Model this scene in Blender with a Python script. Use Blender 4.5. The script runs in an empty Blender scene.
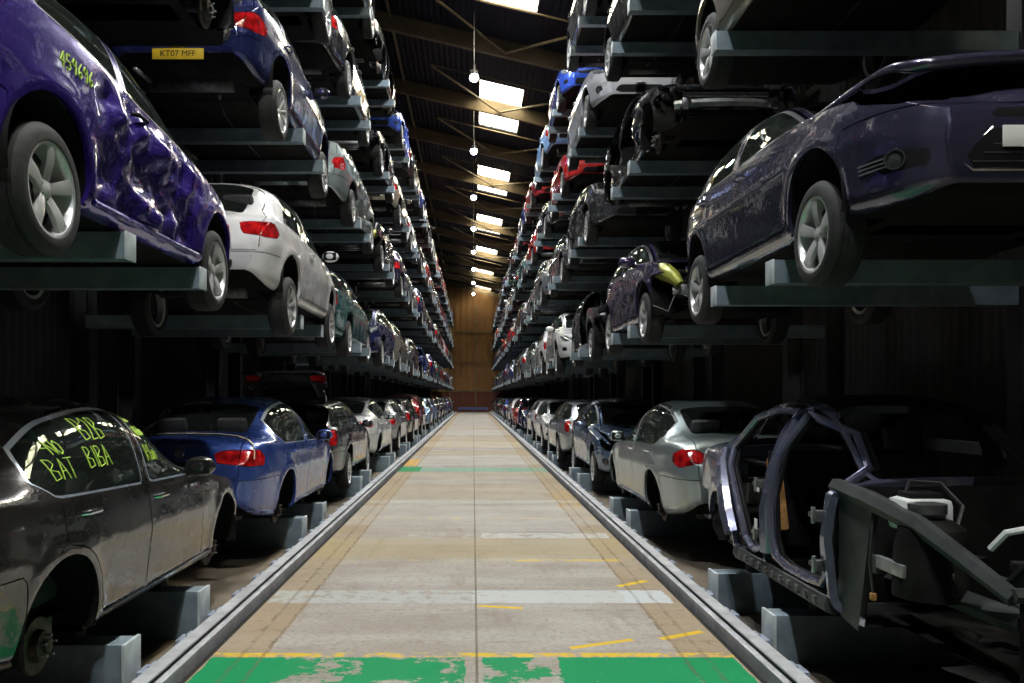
import bpy, bmesh, math, random
import numpy as np
from mathutils import Vector, Matrix, noise as mnoise

random.seed(7)
SC = bpy.context.scene
COL = SC.collection
PI = math.pi

# ------------------------------------------------------------------ materials
def new_mat(name):
    m = bpy.data.materials.new(name); m.use_nodes = True
    nt = m.node_tree
    return m, nt, nt.nodes['Principled BSDF']

def pmat(name, col, rough=.5, metal=0., coat=0., noise_amt=0., noise_scale=8., bump=0., spec=.5):
    m, nt, b = new_mat(name)
    b.inputs['Roughness'].default_value = rough
    b.inputs['Metallic'].default_value = metal
    b.inputs['Coat Weight'].default_value = coat
    b.inputs['Coat Roughness'].default_value = .04
    b.inputs['Specular IOR Level'].default_value = spec
    c = (*col, 1)
    b.inputs['Base Color'].default_value = c
    if noise_amt or bump:
        tc = nt.nodes.new('ShaderNodeTexCoord')
        nz = nt.nodes.new('ShaderNodeTexNoise')
        nz.inputs['Scale'].default_value = noise_scale
        nz.inputs['Detail'].default_value = 6
        nt.links.new(tc.outputs['Object'], nz.inputs['Vector'])
        if noise_amt:
            r = nt.nodes.new('ShaderNodeValToRGB')
            lo = tuple(x * (1 - noise_amt) for x in col); hi = tuple(min(1, x * (1 + noise_amt)) for x in col)
            r.color_ramp.elements[0].position = .3; r.color_ramp.elements[1].position = .7
            r.color_ramp.elements[0].color = (*lo, 1); r.color_ramp.elements[1].color = (*hi, 1)
            nt.links.new(nz.outputs['Fac'], r.inputs['Fac'])
            nt.links.new(r.outputs['Color'], b.inputs['Base Color'])
        if bump:
            bp = nt.nodes.new('ShaderNodeBump'); bp.inputs['Strength'].default_value = bump
            bp.inputs['Distance'].default_value = .01
            nt.links.new(nz.outputs['Fac'], bp.inputs['Height'])
            nt.links.new(bp.outputs['Normal'], b.inputs['Normal'])
    return m

def paint(name, col, metal=.35, rough=.32, dirt=.25):
    """car paint with a film of dust"""
    m, nt, b = new_mat(name)
    tc = nt.nodes.new('ShaderNodeTexCoord')
    nz = nt.nodes.new('ShaderNodeTexNoise'); nz.inputs['Scale'].default_value = 2.2; nz.inputs['Detail'].default_value = 7
    nt.links.new(tc.outputs['Object'], nz.inputs['Vector'])
    rp = nt.nodes.new('ShaderNodeValToRGB')
    rp.color_ramp.elements[0].position = .38; rp.color_ramp.elements[1].position = .78
    d = tuple(x * (1 - dirt * .5) + .16 * dirt * .5 for x in col)
    rp.color_ramp.elements[0].color = (*col, 1); rp.color_ramp.elements[1].color = (*d, 1)
    nt.links.new(nz.outputs['Fac'], rp.inputs['Fac'])
    nt.links.new(rp.outputs['Color'], b.inputs['Base Color'])
    mr = nt.nodes.new('ShaderNodeMapRange')
    mr.inputs['To Min'].default_value = rough * .6; mr.inputs['To Max'].default_value = rough * 1.2
    nt.links.new(nz.outputs['Fac'], mr.inputs['Value'])
    nt.links.new(mr.outputs['Result'], b.inputs['Roughness'])
    n2 = nt.nodes.new('ShaderNodeTexNoise'); n2.inputs['Scale'].default_value = 4.5; n2.inputs['Detail'].default_value = 3
    nt.links.new(tc.outputs['Object'], n2.inputs['Vector'])
    bp = nt.nodes.new('ShaderNodeBump'); bp.inputs['Strength'].default_value = .35; bp.inputs['Distance'].default_value = .012
    nt.links.new(n2.outputs['Fac'], bp.inputs['Height'])
    nt.links.new(bp.outputs['Normal'], b.inputs['Normal']); nt.links.new(bp.outputs['Normal'], b.inputs['Coat Normal'])
    b.inputs['Metallic'].default_value = metal
    b.inputs['Coat Weight'].default_value = 1.
    b.inputs['Coat Roughness'].default_value = .035
    b.inputs['Coat IOR'].default_value = 1.7
    return m

def glass_mat(name, tint, tr=.45, rough=.03):
    m = bpy.data.materials.new(name); m.use_nodes = True
    nt = m.node_tree; nt.nodes.clear()
    out = nt.nodes.new('ShaderNodeOutputMaterial')
    t = nt.nodes.new('ShaderNodeBsdfTransparent'); t.inputs['Color'].default_value = (*[x * tr for x in tint], 1)
    g = nt.nodes.new('ShaderNodeBsdfGlossy'); g.inputs['Roughness'].default_value = rough
    g.inputs['Color'].default_value = (.9, 1, .92, 1)
    fr = nt.nodes.new('ShaderNodeFresnel'); fr.inputs['IOR'].default_value = 1.6
    mx = nt.nodes.new('ShaderNodeMixShader')
    df = nt.nodes.new('ShaderNodeBsdfDiffuse'); df.inputs['Color'].default_value = (.10, .12, .10, 1)
    m2 = nt.nodes.new('ShaderNodeMixShader'); m2.inputs['Fac'].default_value = .12   # dust film
    nt.links.new(fr.outputs['Fac'], mx.inputs['Fac'])
    nt.links.new(t.outputs[0], mx.inputs[1]); nt.links.new(g.outputs[0], mx.inputs[2])
    nt.links.new(mx.outputs[0], m2.inputs[1]); nt.links.new(df.outputs[0], m2.inputs[2])
    nt.links.new(m2.outputs[0], out.inputs['Surface'])
    return m

PAINTS = {
    'purple-blue': paint('paint_purple_blue', (.055, .024, .30), .45, .28, .1),
    'dark blue': paint('paint_dark_blue', (.022, .03, .13), .4, .3),
    'blue': paint('paint_blue', (.035, .085, .36), .4, .3),
    'bright blue': paint('paint_bright_blue', (.03, .09, .55), .3, .3),
    'light blue': paint('paint_light_blue', (.22, .38, .62), .4, .35),
    'slate blue': paint('paint_slate_blue', (.10, .15, .24), .5, .3),
    'navy': paint('paint_navy', (.060, .056, .105), .5, .26, .15),
    'black': paint('paint_black', (.018, .018, .02), .2, .3, .5),
    'brown-black': paint('paint_brown_black', (.022, .018, .015), .4, .3, .35),
    'charcoal': paint('paint_charcoal', (.07, .07, .078), .5, .3),
    'grey': paint('paint_grey', (.13, .13, .14), .5, .3),
    'silver': paint('paint_silver', (.36, .38, .40), .6, .34),
    'pale silver': paint('paint_pale_silver', (.60, .62, .66), .3, .32, .1),
    'greenish silver': paint('paint_green_silver', (.36, .43, .42), .6, .36),
    'white': paint('paint_white', (.82, .81, .80), 0., .3, .08),
    'beige': paint('paint_beige', (.34, .31, .24), .4, .35),
    'red': paint('paint_red', (.50, .015, .015), .1, .3, .1),
    'dark red': paint('paint_dark_red', (.20, .012, .018), .3, .3),
    'teal': paint('paint_teal', (.03, .16, .16), .45, .3),
    'dark green': paint('paint_dark_green', (.02, .07, .045), .4, .3),
    'dark purple': paint('paint_dark_purple', (.06, .04, .11), .5, .28, .2),
    'steel-blue grey': paint('paint_steel_grey', (.17, .18, .26), .6, .28, .3),
}
MATS = {
    'GLASS': glass_mat('car_glass', (.62, .74, .66), .55),
    'RUBBER': pmat('tyre_rubber', (.022, .022, .022), .75, noise_amt=.3, noise_scale=30),
    'ALLOY': pmat('alloy_rim', (.70, .70, .68), .3, .35, coat=.4, noise_amt=.12, noise_scale=12),
    'DARKALLOY': pmat('dark_rim', (.12, .12, .12), .4, .7),
    'STEELHUB': pmat('rusty_hub', (.085, .068, .056), .55, .7, noise_amt=.4, noise_scale=25),
    'BLACK': pmat('black_plastic', (.009, .009, .010), .6, spec=.15),
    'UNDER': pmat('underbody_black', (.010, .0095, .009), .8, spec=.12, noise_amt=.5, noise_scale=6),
    'BRIGHT': pmat('trim_with_glint', (.50, .56, .68), .3, .6, coat=.5),  # pale blue highlight on chrome trim put into the base colour
    'PRIMER': pmat('dark_primer', (.045, .05, .05), .5, .3, noise_amt=.4, noise_scale=5),
    'CHROME': pmat('chrome', (.75, .77, .80), .12, 1.),
    'RED': pmat('red_lens', (.42, .008, .010), .12, 0., coat=1., noise_amt=.75, noise_scale=11, bump=.4),
    'HEAD': pmat('headlamp_lens', (.38, .42, .45), .12, .6, coat=1., noise_amt=.5, noise_scale=9),
    'FOG': pmat('fog_lens', (.06, .065, .07), .08, .3, coat=1.),
    'AMBER': pmat('amber_lens', (.8, .22, .02), .2, coat=1.),
    'TRIM': pmat('window_rubber', (.018, .018, .018), .45),
    'SEAT': pmat('seat_cloth', (.05, .05, .052), .85, noise_amt=.3, noise_scale=40),
    'RUSTSEAT': pmat('tan_seat_foam', (.40, .20, .06), .85, noise_amt=.5, noise_scale=14),
    'ENGINE': pmat('engine_metal', (.10, .10, .10), .5, .6, noise_amt=.5, noise_scale=15),
    'BAREMETAL': pmat('bare_metal', (.36, .37, .38), .4, .8, noise_amt=.35, noise_scale=10),
    'YELLOWPLATE': pmat('yellow_plate', (.72, .48, .03), .4),
    'WHITEPLATE': pmat('white_plate', (.80, .80, .76), .4),
    'BLACKTEXT': pmat('plate_black', (.01, .01, .01), .5),
    'CHALK': pmat('yellow_green_marker', (.55, .78, .10), .7),
    'WHITE': pmat('white_plastic', (.75, .77, .74), .45),
    'WIRE': pmat('wire_black', (.02, .02, .02), .5),
    'GOLD': pmat('yellow_green_apron', (.30, .32, .05), .45, .2, coat=.4, noise_amt=.4, noise_scale=6),
    'STRAP': pmat('tan_strap', (.68, .58, .38), .6),
}

# ------------------------------------------------------------------ raw meshes
class Raw:
    def __init__(s):
        s.v = []; s.f = []; s.m = []; s.n = []
    def add(s, verts, faces, mat, normals=None):
        b = len(s.v)
        s.v.extend(tuple(map(float, p)) for p in verts)
        s.n.extend(normals if normals is not None else [(0., 0., 0.)] * len(verts))
        s.f.extend(tuple(b + i for i in f) for f in faces)
        s.m.extend([mat] * len(faces))
        return s
    def merge(s, o, M=None, mat=None):
        b = len(s.v)
        if M is None:
            s.v.extend(o.v); s.n.extend(o.n)
        else:
            N = M.to_3x3().inverted().transposed()
            s.v.extend(tuple(M @ Vector(p)) for p in o.v)
            for n in o.n:
                if n == (0., 0., 0.): s.n.append(n)
                else: s.n.append(tuple((N @ Vector(n)).normalized()))
        flip = M is not None and M.determinant() < 0
        s.f.extend(tuple(b + i for i in (reversed(f) if flip else f)) for f in o.f)
        s.m.extend([mat] * len(o.f) if mat else o.m)
        return s
    def box(s, c, d, mat, bevel=.0, rot=None):
        bm = bmesh.new()
        bmesh.ops.create_cube(bm, size=1)
        for v in bm.verts: v.co = Vector((v.co.x * d[0], v.co.y * d[1], v.co.z * d[2]))
        if bevel > 0:
            bmesh.ops.bevel(bm, geom=bm.edges[:], offset=min(bevel, min(d) * .45), segments=2, affect='EDGES', profile=.6)
        if rot is not None:
            bmesh.ops.transform(bm, matrix=rot.to_4x4(), verts=bm.verts[:])
        bm.verts.index_update()
        s.add([(v.co.x + c[0], v.co.y + c[1], v.co.z + c[2]) for v in bm.verts], [[v.index for v in f.verts] for f in bm.faces], mat)
        bm.free()
        return s
    def tube(s, pts, r, mat, seg=7, closed=False, caps=True):
        pts = [Vector(p) for p in pts]; n = len(pts)
        rr = r if isinstance(r, (list, tuple)) else [r] * n
        vs = []; up = None
        for i, p in enumerate(pts):
            a = pts[i - 1] if (i > 0 or closed) else p
            b = pts[(i + 1) % n] if (i < n - 1 or closed) else p
            t = (b - a)
            if t.length < 1e-9: t = Vector((0, 0, 1))
            t.normalize()
            if up is None:
                up = Vector((0, 0, 1)) if abs(t.z) < .9 else Vector((1, 0, 0))
            x = t.cross(up)
            if x.length < 1e-6: x = t.orthogonal()
            x.normalize(); y = x.cross(t).normalized(); up = y
            for k in range(seg):
                an = 2 * PI * k / seg
                vs.append(p + x * math.cos(an) * rr[i] + y * math.sin(an) * rr[i])
        fs = []
        m = n if closed else n - 1
        for i in range(m):
            j = (i + 1) % n
            for k in range(seg):
                l = (k + 1) % seg
                fs.append((i * seg + k, j * seg + k, j * seg + l, i * seg + l))
        if caps and not closed:
            fs.append(tuple(range(seg))); fs.append(tuple((n - 1) * seg + k for k in reversed(range(seg))))
        return s.add(vs, fs, mat)
    def lathe_x(s, prof, mat, seg=40, c=(0, 0, 0)):
        """revolve (x, r) about the x axis"""
        vs = []; fs = []; n = len(prof)
        for k in range(seg):
            a = 2 * PI * k / seg; ca, sa = math.cos(a), math.sin(a)
            for (x, r) in prof: vs.append((c[0] + x, c[1] + r * ca, c[2] + r * sa))
        for k in range(seg):
            l = (k + 1) % seg
            for i in range(n - 1):
                fs.append((k * n + i, k * n + i + 1, l * n + i + 1, l * n + i))
        return s.add(vs, fs, mat)
    def lathe_z(s, prof, mat, seg=24, c=(0, 0, 0)):
        vs = []; fs = []; n = len(prof)
        for k in range(seg):
            a = 2 * PI * k / seg; ca, sa = math.cos(a), math.sin(a)
            for (r, z) in prof: vs.append((c[0] + r * ca, c[1] + r * sa, c[2] + z))
        for k in range(seg):
            l = (k + 1) % seg
            for i in range(n - 1):
                fs.append((k * n + i, l * n + i, l * n + i + 1, k * n + i + 1))
        return s.add(vs, fs, mat)
    def prism(s, poly, axis, a, b, mat):
        """extrude 2-D polygon between a and b along axis x/y/z"""
        n = len(poly)
        def P(p, t):
            if axis == 'x': return (t, p[0], p[1])
            if axis == 'y': return (p[0], t, p[1])
            return (p[0], p[1], t)
        vs = [P(p, a) for p in poly] + [P(p, b) for p in poly]
        fs = [tuple(range(n)), tuple(reversed(range(n, 2 * n)))]
        fs += [(i, n + i, n + (i + 1) % n, (i + 1) % n) for i in range(n)]
        return s.add(vs, fs, mat)
    def ball(s, c, r, mat, seg=14, rings=9):
        vs = []; fs = []
        R = r if isinstance(r, (tuple, list)) else (r, r, r)
        for i in range(rings + 1):
            t = PI * i / rings
            for k in range(seg):
                a = 2 * PI * k / seg
                vs.append((c[0] + R[0] * math.sin(t) * math.cos(a), c[1] + R[1] * math.sin(t) * math.sin(a), c[2] + R[2] * math.cos(t)))
        for i in range(rings):
            for k in range(seg):
                l = (k + 1) % seg
                fs.append((i * seg + k, (i + 1) * seg + k, (i + 1) * seg + l, i * seg + l))
        return s.add(vs, fs, mat)

def recalc(raw):
    """make the faces of a closed solid point outward"""
    bm = bmesh.new()
    for p in raw.v: bm.verts.new(p)
    bm.verts.ensure_lookup_table()
    for f in raw.f:
        try: bm.faces.new([bm.verts[i] for i in f])
        except ValueError: pass
    bmesh.ops.recalc_face_normals(bm, faces=bm.faces[:])
    bm.verts.index_update()
    if len(bm.faces) == len(raw.f):
        raw.f = [tuple(v.index for v in f.verts) for f in bm.faces]
    bm.free()
    return raw

def make_mesh(name, raw, sharp=.6):
    me = bpy.data.meshes.new(name)
    me.from_pydata(raw.v, [], raw.f)
    keys = []
    for k in raw.m:
        if k not in keys: keys.append(k)
    if 'PAINT' in keys: keys.remove('PAINT'); keys.insert(0, 'PAINT')
    for k in keys:
        me.materials.append(PAINTS['grey'] if k == 'PAINT' else (k if not isinstance(k, str) else MATS[k]))
    idx = {k: i for i, k in enumerate(keys)}
    me.polygons.foreach_set('material_index', [idx[k] for k in raw.m])
    me.polygons.foreach_set('use_smooth', [True] * len(me.polygons))
    me.update()
    me.set_sharp_from_angle(angle=sharp)
    if any(n != (0., 0., 0.) for n in raw.n):
        me.normals_split_custom_set_from_vertices(raw.n)
    return me

def link(name, me, parent=None):
    o = bpy.data.objects.new(name, me); COL.objects.link(o)
    if parent is not None: o.parent = parent
    return o

def tag(o, label=None, cat=None, group=None, kind=None):
    if label: o['label'] = label
    if cat: o['category'] = cat
    if group: o['group'] = group
    if kind: o['kind'] = kind
    return o

def empty(name, loc=(0, 0, 0), rz=0.):
    o = bpy.data.objects.new(name, None); COL.objects.link(o)
    o.location = loc; o.rotation_euler = (0, 0, rz); o.empty_display_size = .2
    return o

def text_raw(txt, size, mat):
    cu = bpy.data.curves.new('t', 'FONT'); cu.body = txt; cu.size = size; cu.extrude = .001; cu.align_x = 'CENTER'; cu.align_y = 'CENTER'
    ob = bpy.data.objects.new('t', cu); COL.objects.link(ob)
    dg = bpy.context.evaluated_depsgraph_get()
    me = bpy.data.meshes.new_from_object(ob.evaluated_get(dg))
    r = Raw().add([tuple(v.co) for v in me.vertices], [tuple(p.vertices) for p in me.polygons], mat)
    bpy.data.objects.remove(ob); bpy.data.curves.remove(cu); bpy.data.meshes.remove(me)
    return r

# hand-drawn marker strokes, unit letters
STROKES = {
    'N': [[(0, 0), (0, 1), (.7, 0), (.72, 1)]], 'O': [[(.35, 1), (.05, .75), (0, .3), (.3, 0), (.65, .2), (.7, .7), (.35, 1)]],
    'B': [[(0, 0), (.02, 1), (.45, .95), (.55, .75), (.05, .5)], [(.05, .5), (.6, .4), (.62, .1), (0, 0)]],
    'A': [[(0, 0), (.35, 1), (.7, 0)], [(.15, .4), (.6, .42)]], 'T': [[(0, 1), (.75, 1)], [(.37, 1), (.33, 0)]],
    '2': [[(0, .8), (.25, 1), (.5, .8), (.35, .45), (0, 0), (.6, .05)]], 'I': [[(.2, 1), (.2, 0)]],
    '4': [[(.45, 0), (.45, 1), (0, .35), (.65, .35)]], '5': [[(.6, 1), (.1, 1), (.05, .55), (.5, .55), (.6, .2), (.3, 0), (0, .1)]],
    '9': [[(.55, .65), (.3, .5), (.05, .7), (.25, 1), (.55, .9), (.55, .5), (.45, 0)]],
    '6': [[(.55, 1), (.15, .6), (.05, .2), (.3, 0), (.55, .2), (.45, .45), (.1, .35)]],
    '-': [[(0, .5), (.5, .5)]], 'W': [[(0, 1), (.15, 0), (.35, .7), (.55, 0), (.75, 1)]], 'i': [[(.1, .6), (.1, 0)], [(.1, .8), (.12, .88)]],
    'n': [[(0, 0), (0, .6), (.3, .6), (.35, 0)]], 'd': [[(.4, .1), (.1, 0), (0, .3), (.3, .55), (.4, .3), (.4, 1), (.42, 0)]],
    'o': [[(.2, .6), (0, .3), (.2, 0), (.4, .3), (.2, .6)]], 'w': [[(0, .6), (.1, 0), (.25, .45), (.4, 0), (.5, .6)]],
    'R': [[(0, 0), (.02, 1), (.5, .9), (.45, .55), (.05, .5), (.6, 0)]], 'b': [[(0, 1), (0, 0), (.35, .05), (.4, .4), (0, .5)]],
    'm': [[(0, 0), (0, .6), (.25, .55), (.27, 0), (.3, .55), (.55, .5), (.6, 0)]], 'k': [[(0, 0), (0, 1)], [(.4, .6), (0, .3), (.45, 0)]],
    'M': [[(0, 0), (.05, 1), (.35, .3), (.65, 1), (.7, 0)]], 'H': [[(0, 0), (0, 1)], [(.6, 0), (.6, 1)], [(0, .5), (.6, .5)]],
}
ADV = {'I': .45, 'i': .3, '-': .65, 'n': .5, 'o': .55, 'd': .6, 'w': .65, 'b': .55, 'm': .75, 'W': .95, ' ': .4, 'k': .6}
# ------------------------------------------------------------------ car body generator
def pchip(pts):
    xs = np.array([p[0] for p in pts], float); ys = np.array([p[1] for p in pts], float)
    h = np.diff(xs); d = np.diff(ys) / h
    m = np.zeros_like(xs)
    for i in range(1, len(xs) - 1):
        if d[i - 1] * d[i] > 0:
            w1 = 2 * h[i] + h[i - 1]; w2 = h[i] + 2 * h[i - 1]
            m[i] = (w1 + w2) / (w1 / d[i - 1] + w2 / d[i])
    m[0] = d[0]; m[-1] = d[-1]
    def f(x):
        x = np.clip(x, xs[0], xs[-1])
        i = np.clip(np.searchsorted(xs, x) - 1, 0, len(xs) - 2)
        t = (x - xs[i]) / h[i]
        return ((1 + 2 * t) * (1 - t) ** 2) * ys[i] + t * (1 - t) ** 2 * h[i] * m[i] + t * t * (3 - 2 * t) * ys[i + 1] + t * t * (t - 1) * h[i] * m[i + 1]
    return f

class Spec: pass

def car_spec(kind):
    S = Spec(); S.kind = kind; S.doors = 5; S.style = 'hatch'
    S.wheel_r = .325; S.n_cab = 3.9; S.k_cab = .17; S.nose = .62; S.dlo_rear = None
    if kind == 'sedan':
        S.L, S.fo, S.wb, S.W, S.H = 4.64, .80, 2.81, .905, 1.52
        S.style = 'sedan'
        S.cowl, S.head, S.peak, S.rhead, S.base, S.tail = (1.42, 1.02), (2.18, 1.44), (2.75, 1.52), (3.40, 1.445), (4.05, 1.13), (4.46, 1.09)
        S.hood = [(0.0, .60), (.05, .68), (.22, .77), (.7, .87)]
        S.endz = [(4.58, 1.01), (4.64, .86)]
        S.belt_pts = [(0, .58), (.2, .70), (.8, .83), (1.42, .91), (2.6, .945), (3.6, .975), (4.2, 1.0), (4.5, .96), (4.64, .80)]
        S.bp, S.rd = 2.50, 3.36
    elif kind == 'estate':
        S.L, S.fo, S.wb, S.W, S.H = 4.60, .82, 2.70, .895, 1.50
        S.style = 'estate'
        S.cowl, S.head, S.peak, S.rhead, S.base, S.tail = (1.32, 1.01), (2.08, 1.40), (2.7, 1.49), (4.02, 1.42), (4.45, 1.00), (4.54, .93)
        S.hood = [(0.0, .62), (.05, .70), (.22, .79), (.7, .89)]
        S.endz = [(4.58, .80), (4.60, .72)]
        S.belt_pts = [(0, .60), (.2, .72), (.8, .85), (1.32, .91), (2.6, .94), (3.6, .965), (4.3, .97), (4.52, .86), (4.60, .70)]
        S.bp, S.rd = 2.42, 3.28
    elif kind == 'suv':
        S.L, S.fo, S.wb, S.W, S.H = 4.45, .84, 2.64, .92, 1.66
        S.cowl, S.head, S.peak, S.rhead, S.base, S.tail = (1.25, 1.12), (1.98, 1.54), (2.5, 1.655), (3.75, 1.57), (4.20, 1.12), (4.36, 1.02)
        S.hood = [(0.0, .70), (.05, .80), (.22, .91), (.7, 1.01)]
        S.endz = [(4.42, .88), (4.45, .78)]
        S.belt_pts = [(0, .66), (.2, .82), (.8, .96), (1.25, 1.02), (2.6, 1.05), (3.6, 1.08), (4.15, 1.09), (4.36, .95), (4.45, .76)]
        S.bp, S.rd = 2.36, 3.22; S.wheel_r = .345
    elif kind == 'golf':
        S.L, S.fo, S.wb, S.W, S.H = 4.20, .87, 2.58, .88, 1.53
        S.doors = 3
        S.cowl, S.head, S.peak, S.rhead, S.base, S.tail = (1.22, 1.02), (1.98, 1.44), (2.55, 1.53), (3.58, 1.455), (3.97, 1.06), (4.10, .98)
        S.hood = [(0.0, .60), (.05, .68), (.22, .78), (.7, .89)]
        S.endz = [(4.17, .80), (4.20, .70)]
        S.belt_pts = [(0, .58), (.2, .70), (.8, .86), (1.22, .91), (2.6, .945), (3.3, .965), (3.9, .985), (4.10, .86), (4.20, .68)]
        S.bp, S.rd = 2.62, None
    elif kind == 'coupe':
        S.L, S.fo, S.wb, S.W, S.H = 4.25, .86, 2.63, .885, 1.44
        S.doors = 3
        S.cowl, S.head, S.peak, S.rhead, S.base, S.tail = (1.10, 1.00), (2.00, 1.40), (2.55, 1.48), (3.42, 1.40), (3.98, 1.13), (4.12, 1.05)
        S.hood = [(0.0, .58), (.05, .66), (.22, .76), (.6, .86)]
        S.endz = [(4.22, .84), (4.25, .74)]
        S.belt_pts = [(0, .56), (.2, .69), (.8, .86), (1.2, .91), (2.6, 1.0), (3.3, 1.06), (3.85, 1.085), (4.12, .97), (4.25, .74)]
        S.bp, S.rd = 2.66, None
    elif kind == 'city':
        S.L, S.fo, S.wb, S.W, S.H = 3.85, .80, 2.46, .84, 1.48
        S.doors = 3
        S.cowl, S.head, S.peak, S.rhead, S.base, S.tail = (1.05, 1.00), (1.78, 1.40), (2.35, 1.475), (3.28, 1.40), (3.64, 1.00), (3.76, .92)
        S.hood = [(0.0, .60), (.05, .69), (.2, .79), (.55, .89)]
        S.endz = [(3.82, .78), (3.85, .69)]
        S.belt_pts = [(0, .58), (.2, .71), (.7, .86), (1.05, .91), (2.3, .945), (3.0, .965), (3.58, .98), (3.76, .84), (3.85, .67)]
        S.bp, S.rd = 2.45, None
    else:  # hatch with five doors
        S.L, S.fo, S.wb, S.W, S.H = 4.34, .87, 2.65, .90, 1.49
        S.cowl, S.head, S.peak, S.rhead, S.base, S.tail = (1.24, 1.02), (2.02, 1.41), (2.6, 1.49), (3.62, 1.40), (4.06, 1.04), (4.24, .97)
        S.hood = [(0.0, .68), (.05, .76), (.22, .84), (.7, .94)]; S.nose = .70
        S.endz = [(4.31, .84), (4.34, .74)]
        S.belt_pts = [(0, .65), (.2, .77), (.8, .90), (1.24, .94), (2.6, .97), (3.6, 1.01), (4.02, 1.015), (4.24, .88), (4.34, .72)]
        S.bp, S.rd = 2.40, 3.24
    L = S.L
    S.roof = pchip(S.hood + [S.cowl, S.head, S.peak, S.rhead, S.base, S.tail] + S.endz)
    S.belt = pchip(S.belt_pts)
    S.bot = pchip([(0, .27), (.08, .22), (.25, .20), (.8, .20), (L - .9, .20), (L - .3, .26), (L - .08, .34), (L, .42)])
    W = S.W
    S.wid = pchip([(0, .60 * W), (.02, .67 * W), (.08, .77 * W), (.22, .87 * W), (.5, .945 * W), (1.0, .98 * W), (1.6, W), (L - 1.3, W), (L - .8, .975 * W), (L - .35, .92 * W), (L - .12, .85 * W), (L - .03, .77 * W), (L, .68 * W)])
    c, r = S.cowl[0], S.base[0]
    S.nn = pchip([(0, 2.5), (c - .3, 2.7), (c + .3, S.n_cab), (r - .5, S.n_cab), (r + .1, 3.0), (L, 2.6)])
    S.kk = pchip([(0, .02), (c - .1, .04), (c + .55, S.k_cab), (r - .55, S.k_cab), (r + .05, .10 if S.style == 'sedan' else .16), (L, .05)])
    S.wrap = pchip([(0, .30), (.5, .16), (c, .22), (S.head[0], .14), (2.6, 0), (S.rhead[0], -.08), (S.base[0], -.14), (L, -.02)])
    S.latp = pchip([(0, .87), (.05, .925), (.12, .955), (.3, .972), (.5, .988), (.64, 1.0), (.70, .992), (.85, .980), (1., .955)])
    S.axf = S.fo; S.axr = S.fo + S.wb
    S.zc = S.wheel_r
    S.R = S.wheel_r + .045
    S.y0 = S.fo + S.wb / 2
    return S

NB, NS, NU = 4, 16, 24
def ring(S, u):
    zb = float(S.bot(u)); W = float(S.wid(u)); zr0 = float(S.roof(u)); zB = min(float(S.belt(u)), zr0 - .03)
    n = float(S.nn(u)); k = float(S.kk(u)); a = float(S.wrap(u))
    xb = W * S.latp(0.)
    X = []; Z = []; V = []
    for j in range(NB):
        X.append(xb * j / NB); Z.append(zb); V.append(j / NB)
    t = np.linspace(0, 1, NS + 1)
    t = t ** 1.1
    px = W * S.latp(t)
    for j in range(NS + 1):
        z = zb + (zB - zb) * t[j]; x = px[j]
        for ax in (S.axf, S.axr):           # lip round the wheel arch
            r = math.hypot(u - ax, z - S.zc)
            if z < zB - .02: x += .016 * math.exp(-((r - S.R - .03) / .045) ** 2)
        X.append(x); Z.append(z); V.append(1 + j / NS)
    Wb = px[-1]; hs = .91; cs = (1 - hs ** n) ** (1 / n)
    j = np.arange(1, NU + 1); half = NU // 2
    h = np.where(j <= half, hs * j / half, 0.); cc = np.where(j <= half, 0., cs * (1 - (j - half) / half))
    h = np.where(j <= half, h, (1 - np.clip(cc, 0, 1) ** n) ** (1 / n)); cc = np.where(j <= half, (1 - h ** n) ** (1 / n), cc)
    x = Wb * cc * (1 - k * h); x[-1] = 0
    zr = np.maximum(S.roof(u - a * cc * cc), zB + .02)
    z = zB + (zr - zB) * h
    return np.array(X + list(x)), np.array(Z + list(z)), np.array(V + list(2 + j / NU))

def side_x(S, u, z):
    X, Z, V = ring(S, u)
    m = (V >= 1) & (V <= 2.55)
    return float(np.interp(z, Z[m], X[m]))

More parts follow.
